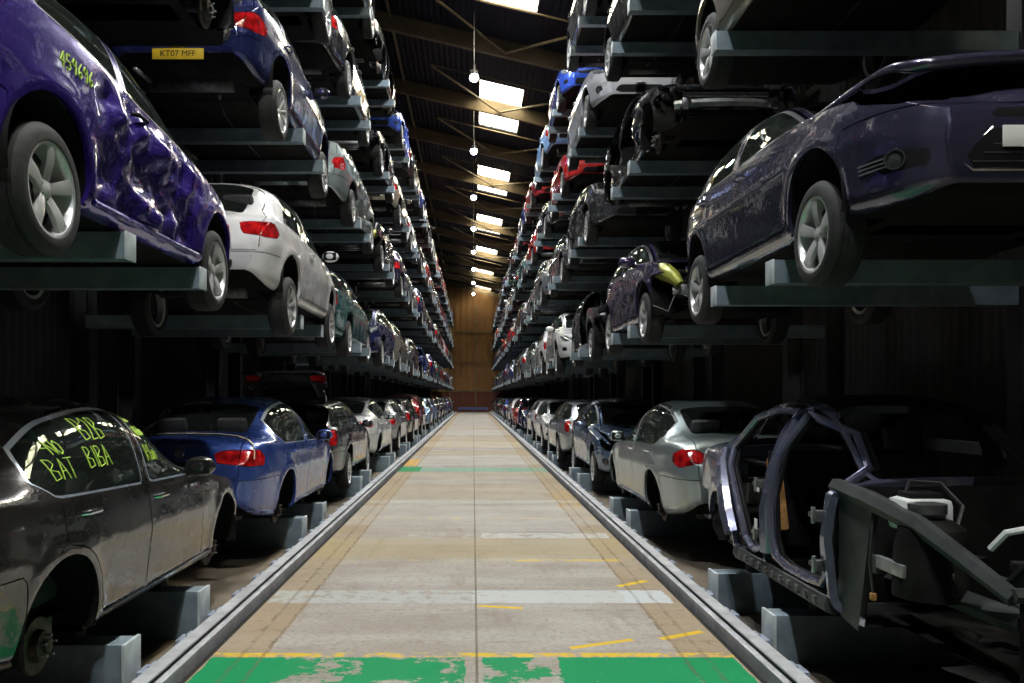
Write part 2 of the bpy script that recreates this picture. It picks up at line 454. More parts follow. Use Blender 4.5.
class Surf:
    def __init__(s, S, dent=None):
        L = S.L
        us = [0, .012, .03, .055, .085, .12, .16, .2]
        u = .245
        while u < L - .22: us.append(u); u += .05
        us += [L - .2, L - .16, L - .12, L - .085, L - .055, L - .03, L - .012, L]
        rows = []
        f = []
        X, Z, V = ring(S, 0.); zm = (Z.min() + Z.max()) / 2
        for k in (0., .35, .7):
            rows.append((X * (1 - (1 - k) * .02), np.full_like(X, -.018 * math.sqrt(1 - k * k)), zm + (Z - zm) * k, np.maximum(V, 1.02)))
        for u in us:
            X, Z, V = ring(S, u)
            if u in (0, L): V = np.maximum(V, 1.02)
            rows.append((X, np.full_like(X, u), Z, V))
        X, Z, V = ring(S, L); zm = (Z.min() + Z.max()) / 2
        for k in (.7, .35, 0.):
            rows.append((X * (1 - (1 - k) * .02), np.full_like(X, L + .02 * math.sqrt(1 - k * k)), zm + (Z - zm) * k, np.maximum(V, 1.02)))
        P = np.array([np.stack(r, 1) for r in rows])       # rows, ring, 4
        if dent is not None: P = dent(S, P)
        G = P[:, :, :3]
        du = np.gradient(G, axis=0); dv = np.gradient(G, axis=1)
        N = np.cross(du, dv); N /= np.maximum(np.linalg.norm(N, axis=2, keepdims=True), 1e-9)
        cen = np.array([0, L / 2, .75])
        if (N[len(rows) // 2, NB + 6] * (G[len(rows) // 2, NB + 6] - cen)).sum() < 0: N = -N
        N[:, -1, 0] = 0; N[:, 0] = (0, 0, -1)
        nl = np.linalg.norm(N, axis=2, keepdims=True); N = N / np.maximum(nl, 1e-9)
        nr = len(rows); m = P.shape[1]
        s.A = np.concatenate([P.reshape(-1, 4), N.reshape(-1, 3)], 1)
        s.F = []; s.T = []
        for i in range(nr - 1):
            for j in range(m - 1):
                q = (i * m + j, (i + 1) * m + j, (i + 1) * m + j + 1, i * m + j + 1)
                s.F.append(q); s.T.append('underbody' if j < NB and 3 <= i < nr - 4 else 'body')
        s.S = S
    def paint(s, fn, tagf, only=None):
        A = s.A
        val = fn(A[:, 0], A[:, 1], A[:, 2], A[:, 3]).astype(float)
        val[np.abs(val) < 1e-5] = 1e-5
        neg = val < 0
        if not neg.any(): return
        F2 = []; T2 = []; new = []; cache = {}; base = len(A)
        vl = val.tolist(); ng = neg.tolist()
        for f, t in zip(s.F, s.T):
            c = 0
            for i in f:
                if ng[i]: c += 1
            if c == 0 or (only and not only(t)):
                F2.append(f); T2.append(t); continue
            nt_ = tagf(t) if callable(tagf) else tagf
            if c == len(f):
                F2.append(f); T2.append(nt_); continue
            pn = []; pp = []
            for a, b in zip(f, f[1:] + f[:1]):
                (pn if ng[a] else pp).append(a)
                if ng[a] != ng[b]:
                    key = (a, b) if a < b else (b, a)
                    k = cache.get(key)
                    if k is None:
                        w = vl[a] / (vl[a] - vl[b])
                        k = base + len(new); cache[key] = k
                        new.append((a, b, w))
                    pn.append(k); pp.append(k)
            if len(pn) > 2: F2.append(tuple(pn)); T2.append(nt_)
            if len(pp) > 2: F2.append(tuple(pp)); T2.append(t)
        if new:
            ia = np.array([n[0] for n in new]); ib = np.array([n[1] for n in new]); w = np.array([n[2] for n in new])[:, None]
            s.A = np.concatenate([A, A[ia] * (1 - w) + A[ib] * w])
        s.F = F2; s.T = T2
    def panel(s, fn, name, g=.004, only=None):
        s.paint(lambda *a: fn(*a) - g, '_gap', only)
        s.paint(lambda *a: fn(*a) + g, name, lambda t: t == '_gap')
        s.T = ['gap' if t == '_gap' else t for t in s.T]
    def extract(s, tags, mat, side=0, rim=.02):
        """side 0: both halves as one mesh; 1 / -1: one flank.  -> Raw in car coordinates"""
        S = s.S; tags = (tags,) if isinstance(tags, str) else tags
        fs = [f for f, t in zip(s.F, s.T) if t in tags]
        if not fs: return None
        used = sorted({i for f in fs for i in f}); mp = {i: k for k, i in enumerate(used)}
        A = s.A[used]
        V = np.stack([A[:, 0], S.y0 - A[:, 1], A[:, 2]], 1)
        N = np.stack([A[:, 4], -A[:, 5], A[:, 6]], 1)
        ln = np.linalg.norm(N, axis=1, keepdims=True); N = N / np.maximum(ln, 1e-9)
        F = [tuple(mp[i] for i in f) for f in fs]
        # orient by the first face's normal against N
        good = 0
        for f in F[:200]:
            a, b, c = V[f[0]], V[f[1]], V[f[2]]
            good += 1 if np.dot(np.cross(b - a, c - a), N[f[0]]) >= 0 else -1
        if good < 0: F = [tuple(reversed(f)) for f in F]
        r = Raw()
        edges = {}
        for f in F:
            for a, b in zip(f, f[1:] + f[:1]):
                k = (a, b) if a < b else (b, a)
                edges[k] = None if k in edges else (a, b)
        rimE = [e for e in edges.values() if e and not (V[e[0], 0] < 1e-4 and V[e[1], 0] < 1e-4)] if rim else []
        def emit(sx):
            vv = V * (sx, 1, 1); nn = N * (sx, 1, 1)
            ff = F if sx > 0 else [tuple(reversed(f)) for f in F]
            r.add(vv.tolist(), ff, mat, [tuple(x) for x in nn.tolist()])
            if rimE:
                rv = []; rf = []; loc = {}
                def G(i):
                    if i not in loc:
                        loc[i] = len(rv); rv.append(vv[i].tolist()); rv.append((vv[i] - nn[i] * rim).tolist())
                    return loc[i]
                for a, b in rimE:
                    ia, ib = G(a), G(b)
                    q = (ib, ia, ia + 1, ib + 1)
                    rf.append(q if sx > 0 else tuple(reversed(q)))
                r.add(rv, rf, 'BLACK' if mat == 'GLASS' else mat)
        if side >= 0: emit(1)
        if side <= 0: emit(-1)
        return r

mx = lambda *a: np.maximum.reduce([np.broadcast_to(x, np.broadcast_shapes(*[np.shape(y) for y in a])) for x in a])

def sd_poly(px, py, pts):
    """signed distance to a polygon, negative inside"""
    P = np.array(pts, float); Q = np.roll(P, -1, 0)
    d = np.full(px.shape, 1e9); ins = np.zeros(px.shape, bool)
    for (ax, ay), (bx, by) in zip(P, Q):
        ex, ey = bx - ax, by - ay
        t = np.clip(((px - ax) * ex + (py - ay) * ey) / (ex * ex + ey * ey + 1e-12), 0, 1)
        d = np.minimum(d, np.hypot(px - ax - t * ex, py - ay - t * ey))
        if ay != by:
            c = ((ay > py) != (by > py)) & (px < (bx - ax) * (py - ay) / (by - ay) + ax)
            ins ^= c
    return np.where(ins, -d, d)

def build_surface(kind, S, opt):
    Q = Surf(S, opt.get('dent'))
    L = S.L; R = S.R; zc = S.zc
    inner = .56
    belt = S.belt
    for ax in (S.axf, S.axr):
        Q.paint(lambda x, u, z, v, ax=ax: mx(np.hypot(u - ax, z - zc) - R, inner - x, v - 1.98), 'hole')
    keep = lambda t: t not in ('hole', 'underbody', 'gap')
    bodyonly = lambda t: t == 'body'
    # bumpers
    zf = S.nose - .01
    Q.panel(lambda x, u, z, v: mx(u - (S.axf - R * .92), z - zf - .02 * np.minimum(u, .4), -v + 1), 'front_bumper', only=bodyonly)
    zbr = .60 if S.style != 'sedan' else .66
    if kind == 'suv': zbr = .66
    Q.panel(lambda x, u, z, v: mx((S.axr + R * .95) - u, z - zbr, -v + 1), 'rear_bumper', only=bodyonly)
    # bonnet
    Q.panel(lambda x, u, z, v: mx((2.36 - v) * .8, u - (S.cowl[0] - .03 + .12 * x * x), .10 + .16 * x * x - u), 'bonnet', only=bodyonly)
    # boot lid / tailgate
    ub = S.base[0]
    if S.style == 'sedan':
        Q.panel(lambda x, u, z, v: mx((ub + .06 - .10 * x * x) - u, x - .60, zbr + .02 - z, (2.05 - v) * .8 - 10 * (u > L - .25)), 'boot_lid', only=bodyonly)
    else:
        ur = S.rhead[0]
        Q.panel(lambda x, u, z, v: mx((ur + .03 - .05 * x * x) - u, x - (.66 - .10 * np.clip((z - 1.0) / .4, 0, 1)), zbr + .02 - z, np.where(z > S.base[1], (2.42 - v) * .9, -1.)), 'tailgate', only=bodyonly)
    # doors
    uf = S.cowl[0] + .06
    zs = .30
    def rearcut(u, z): return (R + .045) - np.hypot(u - S.axr, z - zc)
    Q.panel(lambda x, u, z, v: mx(uf - .03 * (z < .5) - u, u - (S.bp - .05 * np.clip(z - .9, -1, 1)), zs - z, (v - 2.492) * .8, 1.0 - v), 'front_door', only=bodyonly)
    if S.doors == 5:
        Q.panel(lambda x, u, z, v: mx((S.bp + .01 - .05 * np.clip(z - .9, -1, 1)) - u, u - (S.rd + .25 - .35 * np.clip((z - .95) / .4, 0, 1)), zs - z, (v - 2.492) * .8, 1. - v, rearcut(u, z)), 'rear_door', only=bodyonly)
    # side glass
    bel = lambda u: belt(u) + .025
    def glass(f, trim):
        ok = lambda t: t in ('body', 'front_door', 'rear_door')
        Q.paint(lambda *a: f(*a) - trim, lambda t: 'trim|' + t, ok)
        Q.paint(f, lambda t: 'glass|' + t.split('|')[1], lambda t: t.startswith('trim|'))
    tw = opt.get('trim_w', .014)
    slope = lambda u0, z, k: u0 - k * (z - .95)
    glass(lambda x, u, z, v: mx(bel(u) - z, (v - 2.465) * .8, (uf + .16) - u, u - slope(S.bp - .055, z, .06), 2 - v), tw)
    if S.doors == 5:
        ue = S.rd + (.10 if S.style != 'sedan' else .50)
        kink = 9. if S.style != 'sedan' else S.rd + .20
        glass(lambda x, u, z, v: mx(bel(u) - z, (v - 2.465) * .8, slope(S.bp + .075, z, .06) - u, u - slope(ue, z, .72), u - kink - 1.5 * (z - .95), 2 - v), tw)
        if S.style in ('estate', 'hatch'):
            glass(lambda x, u, z, v: mx(bel(u) + .02 - z, (v - 2.455) * .8, slope(ue + .12, z, .5) - u, u - slope(S.base[0] - (.12 if S.style == 'estate' else .16), z, .75), 2 - v), tw)
    else:
        glass(lambda x, u, z, v: mx(bel(u) + .01 - z, (v - 2.455) * .8, slope(S.bp + .07, z, .06) - u, u - slope(S.base[0] - .30, z, .70), 2 - v), tw)
    # windscreen and rear window
    ok = lambda t: t in ('body', 'bonnet', 'boot_lid', 'tailgate')
    cw = S.cowl[0]
    f = lambda x, u, z, v: mx((2.535 - v) * 1.2, (cw + .03 + .16 * x * x) - u, u - (S.head[0] - .02 + .06 * x * x))
    Q.paint(lambda *a: f(*a) - .015, 'wtrim', ok); Q.paint(f, 'windscreen', lambda t: t == 'wtrim')
    f2 = lambda x, u, z, v: mx((2.535 - v) * 1.2, (S.rhead[0] + .07 - .05 * x * x) - u, u - (S.base[0] - .05 - .10 * x * x))
    Q.paint(lambda *a: f2(*a) - .015, 'wtrim', ok); Q.paint(f2, 'rear_window', lambda t: t == 'wtrim')
    # lamps
    ok = lambda t: t in ('body', 'bonnet', 'front_bumper', 'tailgate', 'boot_lid', 'rear_bumper')
    hp = opt.get('head_poly') or [(-.30, .60), (-.02, .585), (.30, .68), (.40, .80), (.20, .755), (-.18, .68)]
    dz = S.nose - .62
    Q.panel(lambda x, u, z, v: mx(sd_poly(u + x - .85 * S.W / .9, z, [(a, b + dz) for a, b in hp]), u - .8, -v + 1.2), 'headlight', .003, ok)
    tp = opt.get('tail_poly')
    if tp is None:
        if S.style == 'sedan': tp = [(-.30, .86), (.02, .80), (.20, .86), (.20, .93), (.0, .985), (-.30, .955)]
        elif S.style == 'estate': tp = [(-.12, .72), (.16, .72), (.20, .86), (.16, .98), (-.06, .94)]
        elif kind == 'suv': tp = [(-.10, .80), (.14, .80), (.20, 1.0), (.14, 1.12), (-.06, 1.05)]
        else: tp = [(-.20, .72), (.14, .70), (.22, .82), (.14, .94), (-.10, .92), (-.2, .84)]
    Q.panel(lambda x, u, z, v: mx(sd_poly((L - u) + x - .87 * S.W / .9, z, tp), (L - u) - .7, -v + 1.2), 'tail_light', .003, ok)
    # grille and lower intake
    ok = lambda t: t in ('front_bumper', 'body', 'bonnet')
    gp = opt.get('grille_poly') or [(-.01, S.nose - .06), (.36, S.nose - .05), (.40, S.nose + .03), (-.01, S.nose + .045)]
    lp = opt.get('intake_poly') or [(-.01, .30), (.46, .30), (.42, .43), (-.01, .44)]
    for P in (gp, lp):
        Q.paint(lambda x, u, z, v: mx(sd_poly(x, z, P) - .012, u - .3, 1 - v), 'gtrim', ok)
        Q.paint(lambda x, u, z, v: mx(sd_poly(x, z, P), u - .3, 1 - v), 'grille', lambda t: t in ('gtrim',))
    # fog lamp recess
    fp = opt.get('fog_poly') or [(-.13, .36), (.12, .36), (.16, .44), (-.08, .45)]
    Q.paint(lambda x, u, z, v: mx(sd_poly(u + x - .85 * S.W / .9, z, fp), u - .5, 1 - v), 'fog', lambda t: t == 'front_bumper')
    # rear plate recess
    Q.paint(lambda x, u, z, v: mx(x - .30, np.abs(z - (zbr + .115)) - .075, (L - .3) - u), 'precess', lambda t: t in ('boot_lid', 'tailgate'))
    return Q

# ------------------------------------------------------------------ wheels
def wheel_raw(S, style):
    """(tyre, rim) for a wheel whose outer face looks to +x, centre at the origin"""
    R = S.wheel_r; r = R * .70; w = .205
    h = w / 2
    ty = Raw().lathe_x([(h - .012, r), (h + .002, r + .012), (h + .004, (r + R) / 2), (h - .010, R - .018), (h - .03, R - .003), (0, R), (-h + .03, R - .003), (-h + .01, R - .018), (-h - .002, (r + R) / 2), (-h + .012, r)], 'RUBBER', 48)
    for g in (-.05, -.017, .017, .05):
        ty.lathe_x([(g - .004, R + .0005), (g, R - .004), (g + .004, R + .0005)], 'BLACK', 48)
    rim = Raw()
    m = 'ALLOY'
    rim.lathe_x([(h - .012, r + .004), (h - .002, r + .006), (h - .004, r - .008), (h - .018, r - .014), (h - .05, r - .022), (-h + .02, r - .03), (-h + .012, r + .004)], m, 48)
    if style == 'steel':
        rim = Raw().lathe_x([(h - .012, r + .004), (h - .002, r + .004), (h - .01, r - .02), (h - .045, r - .05), (h - .05, r * .55), (h - .02, r * .45), (h - .02, r * .25), (h - .035, .03), (h - .035, 0)], 'DARKALLOY', 40)
    else:
        n, w0, w1, gap = {'five': (5, .030, .040, .0), 'ten': (10, .014, .016, .0), 'seven': (7, .022, .026, 0.), 'twin': (5, .012, .014, .030)}[style]
        for k in range(n):
            a = 2 * PI * k / n + .3
            M = Matrix.Rotation(a, 4, 'X')
            for sgn in ((0,) if gap == 0 else (-1, 1)):
                sp = Raw()
                st = [(.035, h - .040, w0 * .9), (.075, h - .028, w0), (.13, h - .016, (w0 + w1) / 2), (r - .028, h - .010, w1), (r - .006, h - .012, w1 * 1.5)]
                vs = []
                for (rad, x, hw) in st:
                    o = sgn * gap * (rad / r) + sgn * .008
                    vs += [(x, rad, o - hw), (x + .006, rad, o), (x, rad, o + hw), (x - .03, rad, o + hw * .8), (x - .03, rad, o - hw * .8)]
                fs = []
                for i in range(len(st) - 1):
                    for q in range(5):
                        fs.append((i * 5 + q, i * 5 + (q + 1) % 5, (i + 1) * 5 + (q + 1) % 5, (i + 1) * 5 + q))
                sp.add(vs, fs, m)
                rim.merge(recalc(sp), M)
        rim.lathe_x([(h - .07, .062), (h - .038, .058), (h - .034, .046), (h - .026, .030), (h - .024, 0)], m, 20)
        for k in range(5):
            a = 2 * PI * k / 5
            rim.ball((h - .036, .044 * math.cos(a), .044 * math.sin(a)), (.006, .007, .007), 'DARKALLOY', 6, 4)
    disc = Raw().lathe_x([(.0, .14), (.012, .14), (.012, .07), (.03, .065), (.03, 0)], 'STEELHUB', 28)
    disc.lathe_x([(-.01, r - .03), (-.012, 0)], 'BLACK', 24)
    return ty, rim, disc

def hub_raw():
    """bare hub and brake disc where a wheel has been taken off"""
    r = Raw().lathe_x([(-.02, .145), (.0, .150), (.012, .145), (.012, .085), (.05, .08), (.055, .035), (.075, .033), (.08, 0)], 'STEELHUB', 28)
    for k in range(5):
        a = 2 * PI * k / 5 + .2
        r.tube([(.05, .056 * math.cos(a), .056 * math.sin(a)), (.085, .056 * math.cos(a), .056 * math.sin(a))], .007, 'BAREMETAL', 6)
    r.box((-.02, .10, .06), (.07, .10, .12), 'ENGINE', .015)
    r.tube([(-.05, 0, 0), (-.4, .02, .05)], .03, 'ENGINE', 8)
    return r
# ------------------------------------------------------------------ a whole car as a list of parts
class Part:
    def __init__(s, name, raw, parent=None, cls='body', label=None):
        s.name, s.raw, s.parent, s.cls, s.label = name, raw, parent, cls, label

def rot_about(axis, ang, p):
    p = Vector(p)
    return Matrix.Translation(p) @ Matrix.Rotation(ang, 4, axis) @ Matrix.Translation(-p)

def seat_raw(mat='SEAT', back_ang=.35):
    r = Raw()
    r.box((0, 0, .11), (.50, .52, .16), mat, .06)
    R = Matrix.Rotation(back_ang, 3, 'X')
    M = Matrix.Translation((0, -.25, .16)) @ Matrix.Rotation(back_ang, 4, 'X')
    b = Raw().box((0, 0, .30), (.50, .14, .62), mat, .06)
    b.box((0, 0, .74), (.26, .10, .18), mat, .045)
    b.tube([(-.06, 0, .58), (-.06, 0, .70)], .008, 'CHROME', 5); b.tube([(.06, 0, .58), (.06, 0, .70)], .008, 'CHROME', 5)
    r.merge(b, M)
    r.box((-.2, 0, .02), (.04, .5, .04), 'BLACK'); r.box((.2, 0, .02), (.04, .5, .04), 'BLACK')
    return r

def engine_raw(S):
    r = Raw()
    yc = S.wb / 2 + .12
    r.box((.05, yc, .52), (.62, .46, .36), 'ENGINE', .04)
    r.box((.02, yc + .02, .735), (.52, .34, .06), 'BLACK', .025)
    r.box((-.42, yc - .05, .58), (.22, .26, .22), 'BLACK', .02)
    r.box((.46, yc - .10, .62), (.18, .20, .18), 'WHITE', .03)
    r.tube([(-.3, yc + .28, .66), (-.1, yc + .34, .76), (.2, yc + .3, .74), (.35, yc + .1, .70)], .035, 'BLACK', 8)
    r.tube([(-.45, yc + .2, .6), (-.2, yc + .36, .6), (.1, yc + .38, .5)], .022, 'ENGINE', 7)
    for sx in (-1, 1):
        r.lathe_z([(.10, .0), (.12, .03), (.12, .12), (.07, .16), (.03, .17), (0, .17)], 'ENGINE', 18, (sx * .58, S.wb / 2 - .02, .66))
        r.tube([(sx * .52, S.wb / 2 + .60, .46), (sx * .50, S.wb / 2 + .2, .48), (sx * .46, S.wb / 2 - .4, .40)], .05, 'ENGINE', 6)
    return r

def front_frame_raw(S):
    """crash beam and radiator laid bare when the bumper skin is gone"""
    r = Raw()
    y = S.y0 - .22
    pts = [(x, y - .10 * (x / .6) ** 2, .50) for x in np.linspace(-.62, .62, 9)]
    r.tube(pts, .055, 'BAREMETAL', 6)
    r.box((0, y - .16, .50), (1.0, .05, .40), 'BLACK', .01)
    for k in range(9): r.box((0, y - .13, .34 + k * .04), (.96, .012, .006), 'ENGINE')
    r.box((0, y - .13, .72), (1.25, .07, .05), 'BLACK', .015)
    for sx in (-1, 1):
        r.box((sx * .50, y - .12, .50), (.10, .25, .12), 'BAREMETAL', .01)
        r.box((sx * .60, y - .22, .68), (.08, .10, .16), 'BLACK', .02)
    return r

def chalk(S, txt, u0, z0, size, lean=0., mat='CHALK', rad=.0055, side=1, scribble=None):
    """marker strokes lying on the flank; text runs towards the front of the car"""
    r = Raw(); cx = 0.
    for ch in txt:
        for st in STROKES.get(ch, []):
            pts = []
            fine = []
            for p, q in zip(st[:-1], st[1:]):
                fine += [(p[0] + (q[0] - p[0]) * i / 4, p[1] + (q[1] - p[1]) * i / 4) for i in range(4)]
            for (a, b) in fine + [st[-1]]:
                s_ = (cx + a) * size; zz = z0 + b * size * 1.25
                u = u0 - s_ - lean * b * size
                pts.append((side * (side_x(S, u, zz) + .003), S.y0 - u, zz))
            r.tube(pts, rad, mat, 5)
        cx += ADV.get(ch, .85)
    return r

RIMS = {}
def wheel_parts(S, style, kind):
    k = (kind, style)
    if k not in RIMS: RIMS[k] = wheel_raw(S, style)
    return RIMS[k]

def tube_on(S, pts_uz, rad, mat, off=.004, side=1):
    return Raw().tube([(side * (side_x(S, u, z) + off), S.y0 - u, z) for u, z in pts_uz], rad, mat, 6)

def build_car(opt):
    kind = opt['kind']; S = car_spec(kind)
    Q = build_surface(kind, S, opt)
    if opt.get('gate_lights'):
        Q.panel(lambda x, u, z, v: mx(.40 - x, x - .64, .80 - z, z - .95), 'gate_light', .003, lambda t: t == 'tailgate')
    skip = opt.get('skip', set())
    P = []
    def add(name, raw, parent=None, cls='body', label=None):
        if raw is None or not raw.f or name in skip: return
        P.append(Part(name, raw, parent, cls, label))
    trim = opt.get('trim', 'TRIM')
    E = Q.extract
    def ex(tags, mat, side=0, rim=.02):
        r = E(tags, mat, side, rim); return r if r is not None else Raw()
    body = ex('body', 'PAINT', 0, opt.get('body_rim', .03))
    body.merge(ex('trim|body', trim, 0, .01)).merge(ex('wtrim', 'BLACK', 0, .01))
    add('body', body)
    L = S.L; y = lambda u: S.y0 - u
    # floor pan
    ub = ex('underbody', 'UNDER', 0, 0)
    for sx in (-1, 1):
        ub.tube([(sx * .34, y(S.axf - .1), .25), (sx * .36, y(S.bp), .232), (sx * .36, y(S.axr - .3), .25)], .035, 'UNDER', 6)
    ub.tube([(.08, y(S.axf + .3), .225), (.06, y(S.bp), .225), (.10, y(S.axr - .4), .225), (.22, y(S.axr + .2), .225)], .028, 'ENGINE', 7)
    ub.tube([(-.45, y(S.axr + .42), .25), (.45, y(S.axr + .42), .25)], .085, 'ENGINE', 10)
    ub.tube([(-.40, y(S.axr + .42), .25), (-.46, y(L - .05), .27)], .026, 'BAREMETAL', 8)
    ub.box((0, y(S.axf), .235), (.95, .34, .07), 'UNDER', .02)
    ub.box((0, y(S.axr), .23), (1.0, .16, .08), 'UNDER', .02)
    ub.tube([(-.60, y(S.axr), .28), (.60, y(S.axr), .28)], .03, 'ENGINE', 8)
    ub.tube([(-.60, y(S.axf), .28), (.60, y(S.axf), .28)], .022, 'ENGINE', 8)
    # wheel wells
    for ax in (S.axf, S.axr):
        for sx in (-1, 1):
            a = np.linspace(-.25, PI + .25, 15); xo = float(S.wid(ax)) - .03
            vs = [(sx * x, y(ax) + (S.R + .012) * math.cos(t), S.zc + (S.R + .012) * math.sin(t)) for t in a for x in (.54, xo)]
            ub.add(vs, [(2 * i, 2 * i + 1, 2 * i + 3, 2 * i + 2) for i in range(14)], 'UNDER')
            vs = [(sx * .54, y(ax) + (S.R + .012) * math.cos(t), S.zc + (S.R + .012) * math.sin(t)) for t in a] + [(sx * .54, y(ax), .2)]
            ub.add(vs, [(i, i + 1, 15) for i in range(14)], 'UNDER')
    add('underbody', ub)
    # bonnet
    Mb = None
    if opt.get('bonnet_open'):
        Mb = rot_about('X', opt['bonnet_open'], (0, y(S.cowl[0]), S.cowl[1] - .04))
    bn = Raw().merge(ex('bonnet', 'PAINT', 0, .025), Mb)
    if Mb is not None and bn.f:
        def hs(u):
            X, Z, V = ring(S, u); return float(np.interp(2.36, V, X)), float(np.interp(2.36, V, Z))
        sd = [(hs(u)[0], y(u), hs(u)[1] + .004) for u in np.linspace(1.12, .30, 9)]
        fr = [(x, y(.10 + .16 * x * x), float(S.roof(.10)) - .03 - .05 * x * x) for x in np.linspace(.62, -.62, 13)]
        path = sd + fr + [(-p[0], p[1], p[2]) for p in reversed(sd)]
        lp = Raw().tube(path, [.012] * 7 + [.02, .028] + [.036] * 13 + [.028, .02] + [.012] * 7, 'PAINT', 8)
        bn.merge(lp, Mb)
    add('bonnet', bn)
    if opt.get('engine'): add('engine', engine_raw(S), label='dark engine block in the open bay')
    # front bumper
    fb = ex('front_bumper', 'PAINT', 0, .03).merge(ex('gtrim', opt.get('gtrim', 'BLACK'), 0, .02)).merge(ex('fog', 'BLACK', 0, .015))
    add('front_bumper', fb)
    if 'front_bumper' not in skip:
        gr = ex('grille', 'BLACK', 0, .01)
        add('grille', gr, 'front_bumper')
        for sx in (-1, 1):
            if opt.get('foglight', True):
                fz = opt.get('fog_z', .405)
                uu = min(np.linspace(.02, .5, 60), key=lambda u: abs(u + side_x(S, u, fz) - .85 * S.W / .9 - .01))
                xx = side_x(S, uu, fz)
                fl = Raw().lathe_x([(-.02, .055), (.012, .055), (.012, .046), (.0, .044), (.008, .02), (.010, 0)], 'FOG', 20)
                fl = Raw().merge(fl, Matrix.Translation((sx * xx, y(uu), fz)) @ Matrix.Rotation(PI / 2 - sx * .75, 4, 'Z'))
                add('fog_light', fl, 'front_bumper')
        if opt.get('front_plate'):
            pl = Raw().box((0, y(-.03), opt.get('front_plate_z', .5)), (.52, .008, .11), 'WHITEPLATE', .003)
            add('number_plate', pl, 'front_bumper', label='blank white number plate')
    else:
        add('crash_beam', front_frame_raw(S))
    rb = ex('rear_bumper', 'PAINT', 0, .03)
    add('rear_bumper', rb)
    # boot lid / tailgate
    gate = 'boot_lid' if S.style == 'sedan' else 'tailgate'
    Mt = None
    if opt.get('tail_open'):
        if S.style == 'sedan': Mt = rot_about('X', -opt['tail_open'], (0, y(S.base[0] + .05), S.base[1]))
        else: Mt = rot_about('X', -opt['tail_open'], (0, y(S.rhead[0] + .03), S.rhead[1]))
    g = Raw().merge(ex(gate, 'PAINT', 0, .03), Mt)
    g.merge(ex('precess', 'BLACK', 0, 0), Mt)
    if opt.get('gate_lights'): g.merge(ex('gate_light', 'RED', 0, .02), Mt)
    add(gate, g)
    zbr = .60 if S.style != 'sedan' else .66
    if kind == 'suv': zbr = .66
    pz = opt.get('plate_z', zbr + .115)
    if gate not in skip:
        plate = Raw().box((0, y(L + .012), pz), (.52, .008, .11), 'YELLOWPLATE', .003)
        if opt.get('plate'):
            plate.merge(text_raw(opt['plate'], .085, 'BLACKTEXT'), Matrix.Translation((0, y(L + .0185), pz)) @ Matrix.Rotation(PI / 2, 4, 'X'))
        if not opt.get('no_plate'): add('number_plate', Raw().merge(plate, Mt), gate, label='yellow rear number plate')
        bd = Raw().merge(Raw().lathe_x([(0, 0), (.008, .0), (.008, .045), (0, .05)], 'CHROME', 20), Matrix.Translation((0, y(L + .0), pz + .17)) @ Matrix.Rotation(-PI / 2, 4, 'Z'))
        add('badge', Raw().merge(bd, Mt), gate)
    # glass
    add('windscreen', ex('windscreen', 'GLASS', 0, .008), cls='glass')
    rw = Raw().merge(ex('rear_window', 'GLASS', 0, .008), Mt if S.style != 'sedan' else None)
    if not (S.style != 'sedan' and gate in skip): add('rear_window', rw, gate if S.style != 'sedan' else None, cls='glass')
    dside = opt.get('no_doors', ())
    for sx in (1, -1):
        for dn in ('front_door', 'rear_door'):
            if (dn, sx) in dside or dn in dside: continue
            d = ex(dn, 'PAINT', sx, .035)
            if not d.f: continue
            d.merge(ex('trim|' + dn, trim, sx, .012))
            uh = (S.bp - .17) if dn == 'front_door' else (S.rd - .02)
            P_ = Part(dn, d); P.append(P_)
            w = ex('glass|' + dn, 'GLASS', sx, .006)
            if w.f: P.append(Part('side_window', w, P_, 'glass'))
            zh = float(S.belt(uh)) - .085
            hx = side_x(S, uh, zh)
            hd = Raw().tube([(sx * (hx - .005), y(uh + .10), zh), (sx * (hx + .028), y(uh + .07), zh + .004), (sx * (hx + .030), y(uh - .06), zh + .004), (sx * (hx - .005), y(uh - .10), zh)], [.011, .014, .014, .011], opt.get('handle', 'PAINT'), 7)
            P.append(Part('door_handle', hd, P_))
            if dn == 'front_door' and 'wing_mirror' not in skip:
                um = S.cowl[0] + .30; zm = float(S.belt(um)) + .075
                mxx = side_x(S, um, zm - .04)
                mr = Raw().ball((sx * (mxx + .12), y(um), zm), (.115, .075, .075), 'PAINT', 14, 8)
                mr.box((sx * (mxx + .12), y(um + .055), zm), (.17, .02, .105), 'BLACK', .01)
                mr.tube([(sx * (mxx - .02), y(um - .01), zm - .05), (sx * (mxx + .07), y(um), zm - .035)], .03, 'BLACK', 7)
                P.append(Part('wing_mirror', mr, P_))
        qg = ex('glass|body', 'GLASS', sx, .006)
        if qg.f: add('quarter_window', qg, None, 'glass')
        if 'headlight' not in skip:
            add('headlight', ex('headlight', 'HEAD', sx, .02), cls='head')
        else:
            hb = Raw().box((sx * .60, y(.50), .66), (.20, .16, .12), 'BLACK', .03)
            add('headlight_bracket', hb)
        add('tail_light', ex('tail_light', 'RED', sx, .02), cls='tail')
    # wheels
    ws = opt.get('wheels', ('fl', 'fr', 'rl', 'rr'))
    ty, rim, disc = wheel_parts(S, opt.get('rim', 'five'), kind)
